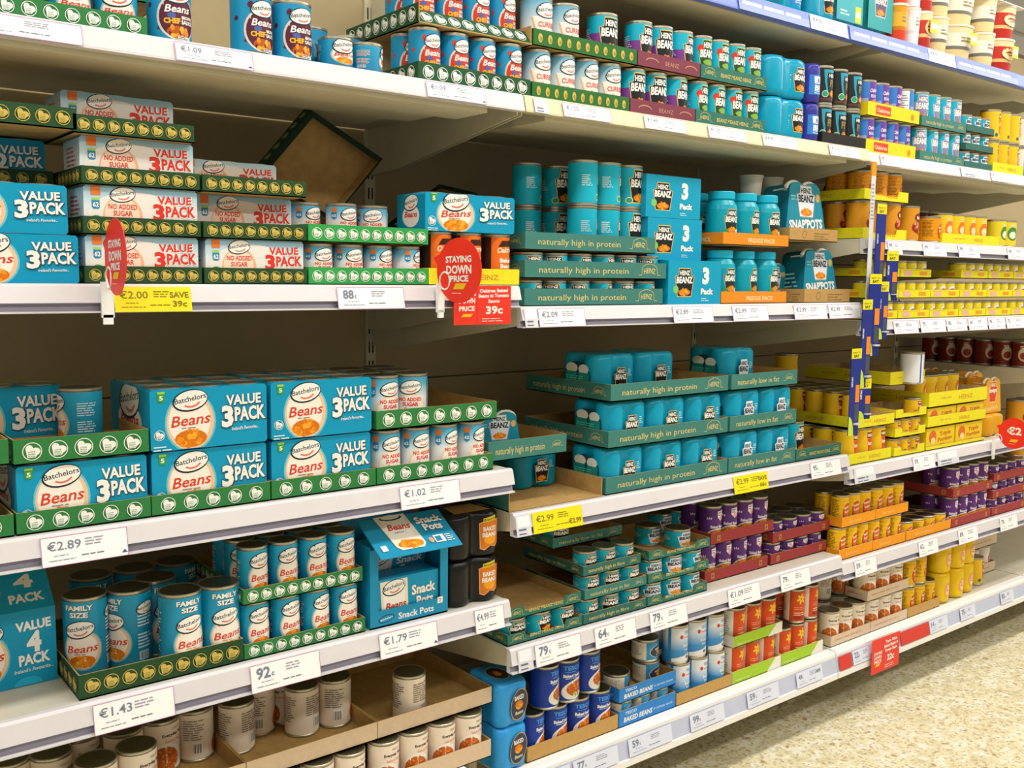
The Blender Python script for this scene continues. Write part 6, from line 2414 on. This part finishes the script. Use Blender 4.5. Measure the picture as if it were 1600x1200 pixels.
ptag(803, 826, 'C', D['C', 2], '', 'small pale code tag under the empty brown tray', 'code')
ptag(829, 906, 'C', D['C', 2], '€2.99', 'yellow offer tag under the empty brown tray', 'yellow', extra=('', '€2.99'))
ptag(1143, 1196, 'C', D['C', 2], '€2.99', 'yellow offer tag over the tall purple cans', 'yellow', extra=('SAVE', '66c'))
ptag(1263, 1310, 'C', D['C', 2], '95c', 'white price tag near the end of the film pack shelf')
ptag(1331, 1364, 'C', D['C', 3], '', 'pale code tag at the start of the yellow pasta shelf', 'code')
ptag(1423, 1457, 'C', D['C', 3], '59c', 'white price tag under the notched mini trays')
ptag(1461, 1494, 'C', D['C', 3], '', 'pale code tag under the triple cartons', 'code')
ptag(144, 270, 'D', D['D', 1], '€1.43', 'white price tag under the family size cans')
ptag(389, 497, 'D', D['D', 1], '92c', 'white price tag under the slim bean can trays', big=True)
ptag(590, 680, 'D', D['D', 1], '€1.79', 'white price tag under the snack pots box', extra='chevron')
ptag(739, 784, 'D', D['D', 1], '€4.99', 'white price tag under the black film packs')
ptag(806, 829, 'D', D['D', 2], '', 'small pale code tag under the near mini can stack', 'code')
ptag(833, 904, 'D', D['D', 2], '79c', 'white price tag partly covered by the near mini can stack', big=True)
ptag(926, 990, 'D', D['D', 2], '64c', 'white price tag under the tall mini can stack', big=True)
ptag(1012, 1070, 'D', D['D', 2], '79c', 'white price tag under the white-keystone mini stack', big=True)
ptag(1134, 1184, 'D', D['D', 2], '€1.09', 'white price tag under the tall purple cans')
ptag(1216, 1262, 'D', D['D', 2], '79c', 'white price tag under the short purple cans')
ptag(1332, 1366, 'D', D['D', 3], '59c', 'white price tag under the first orange trays')
ptag(1432, 1462, 'D', D['D', 3], '62c', 'white price tag under the short spaghetti tray')
ptag(1494, 1524, 'D', D['D', 3], '89c', 'white price tag under the far tall purple cans')
ptag(1559, 1586, 'D', D['D', 3], '79c', 'white price tag under the far short purple cans')


def etag(pl, pr, price, label, kind='bluewhite', extra=None):
    d_, yf = .329 - .014, YR['E'] - .0095
    price_tag(xa(pl, yf, .285), xa(pr, yf, .285), d_, yf, .048, label, price, kind, extra is None and kind != 'red', 0, extra)


etag(842, 888, '72c', 'pale price tag under the sky blue film packs')
etag(893, 962, '77c', 'pale price tag under the royal blue cans')
etag(979, 1046, '59c', 'pale price tag under the sky blue printed trays')
etag(1075, 1128, '99c', 'pale price tag under the light bean cans')
etag(1164, 1213, '59c', 'pale price tag under the first lime tray')
etag(1241, 1281, '49c', 'pale price tag with a bold word at its end under the second lime tray', extra=('NEW', ''))
etag(1308, 1327, '', 'red rail insert at the start of the third base shelf', 'red')
etag(1329, 1360, '22c', 'pale price tag beside the hanging red card')
etag(1404, 1448, '', 'red rail insert after the hanging red card', 'red')
etag(1449, 1477, '14c', 'pale price tag after the red rail insert')
etag(1497, 1520, '75c', 'pale price tag under the yellow film packs')
etag(1560, 1580, '85c', 'pale price tag near the single pasta can')
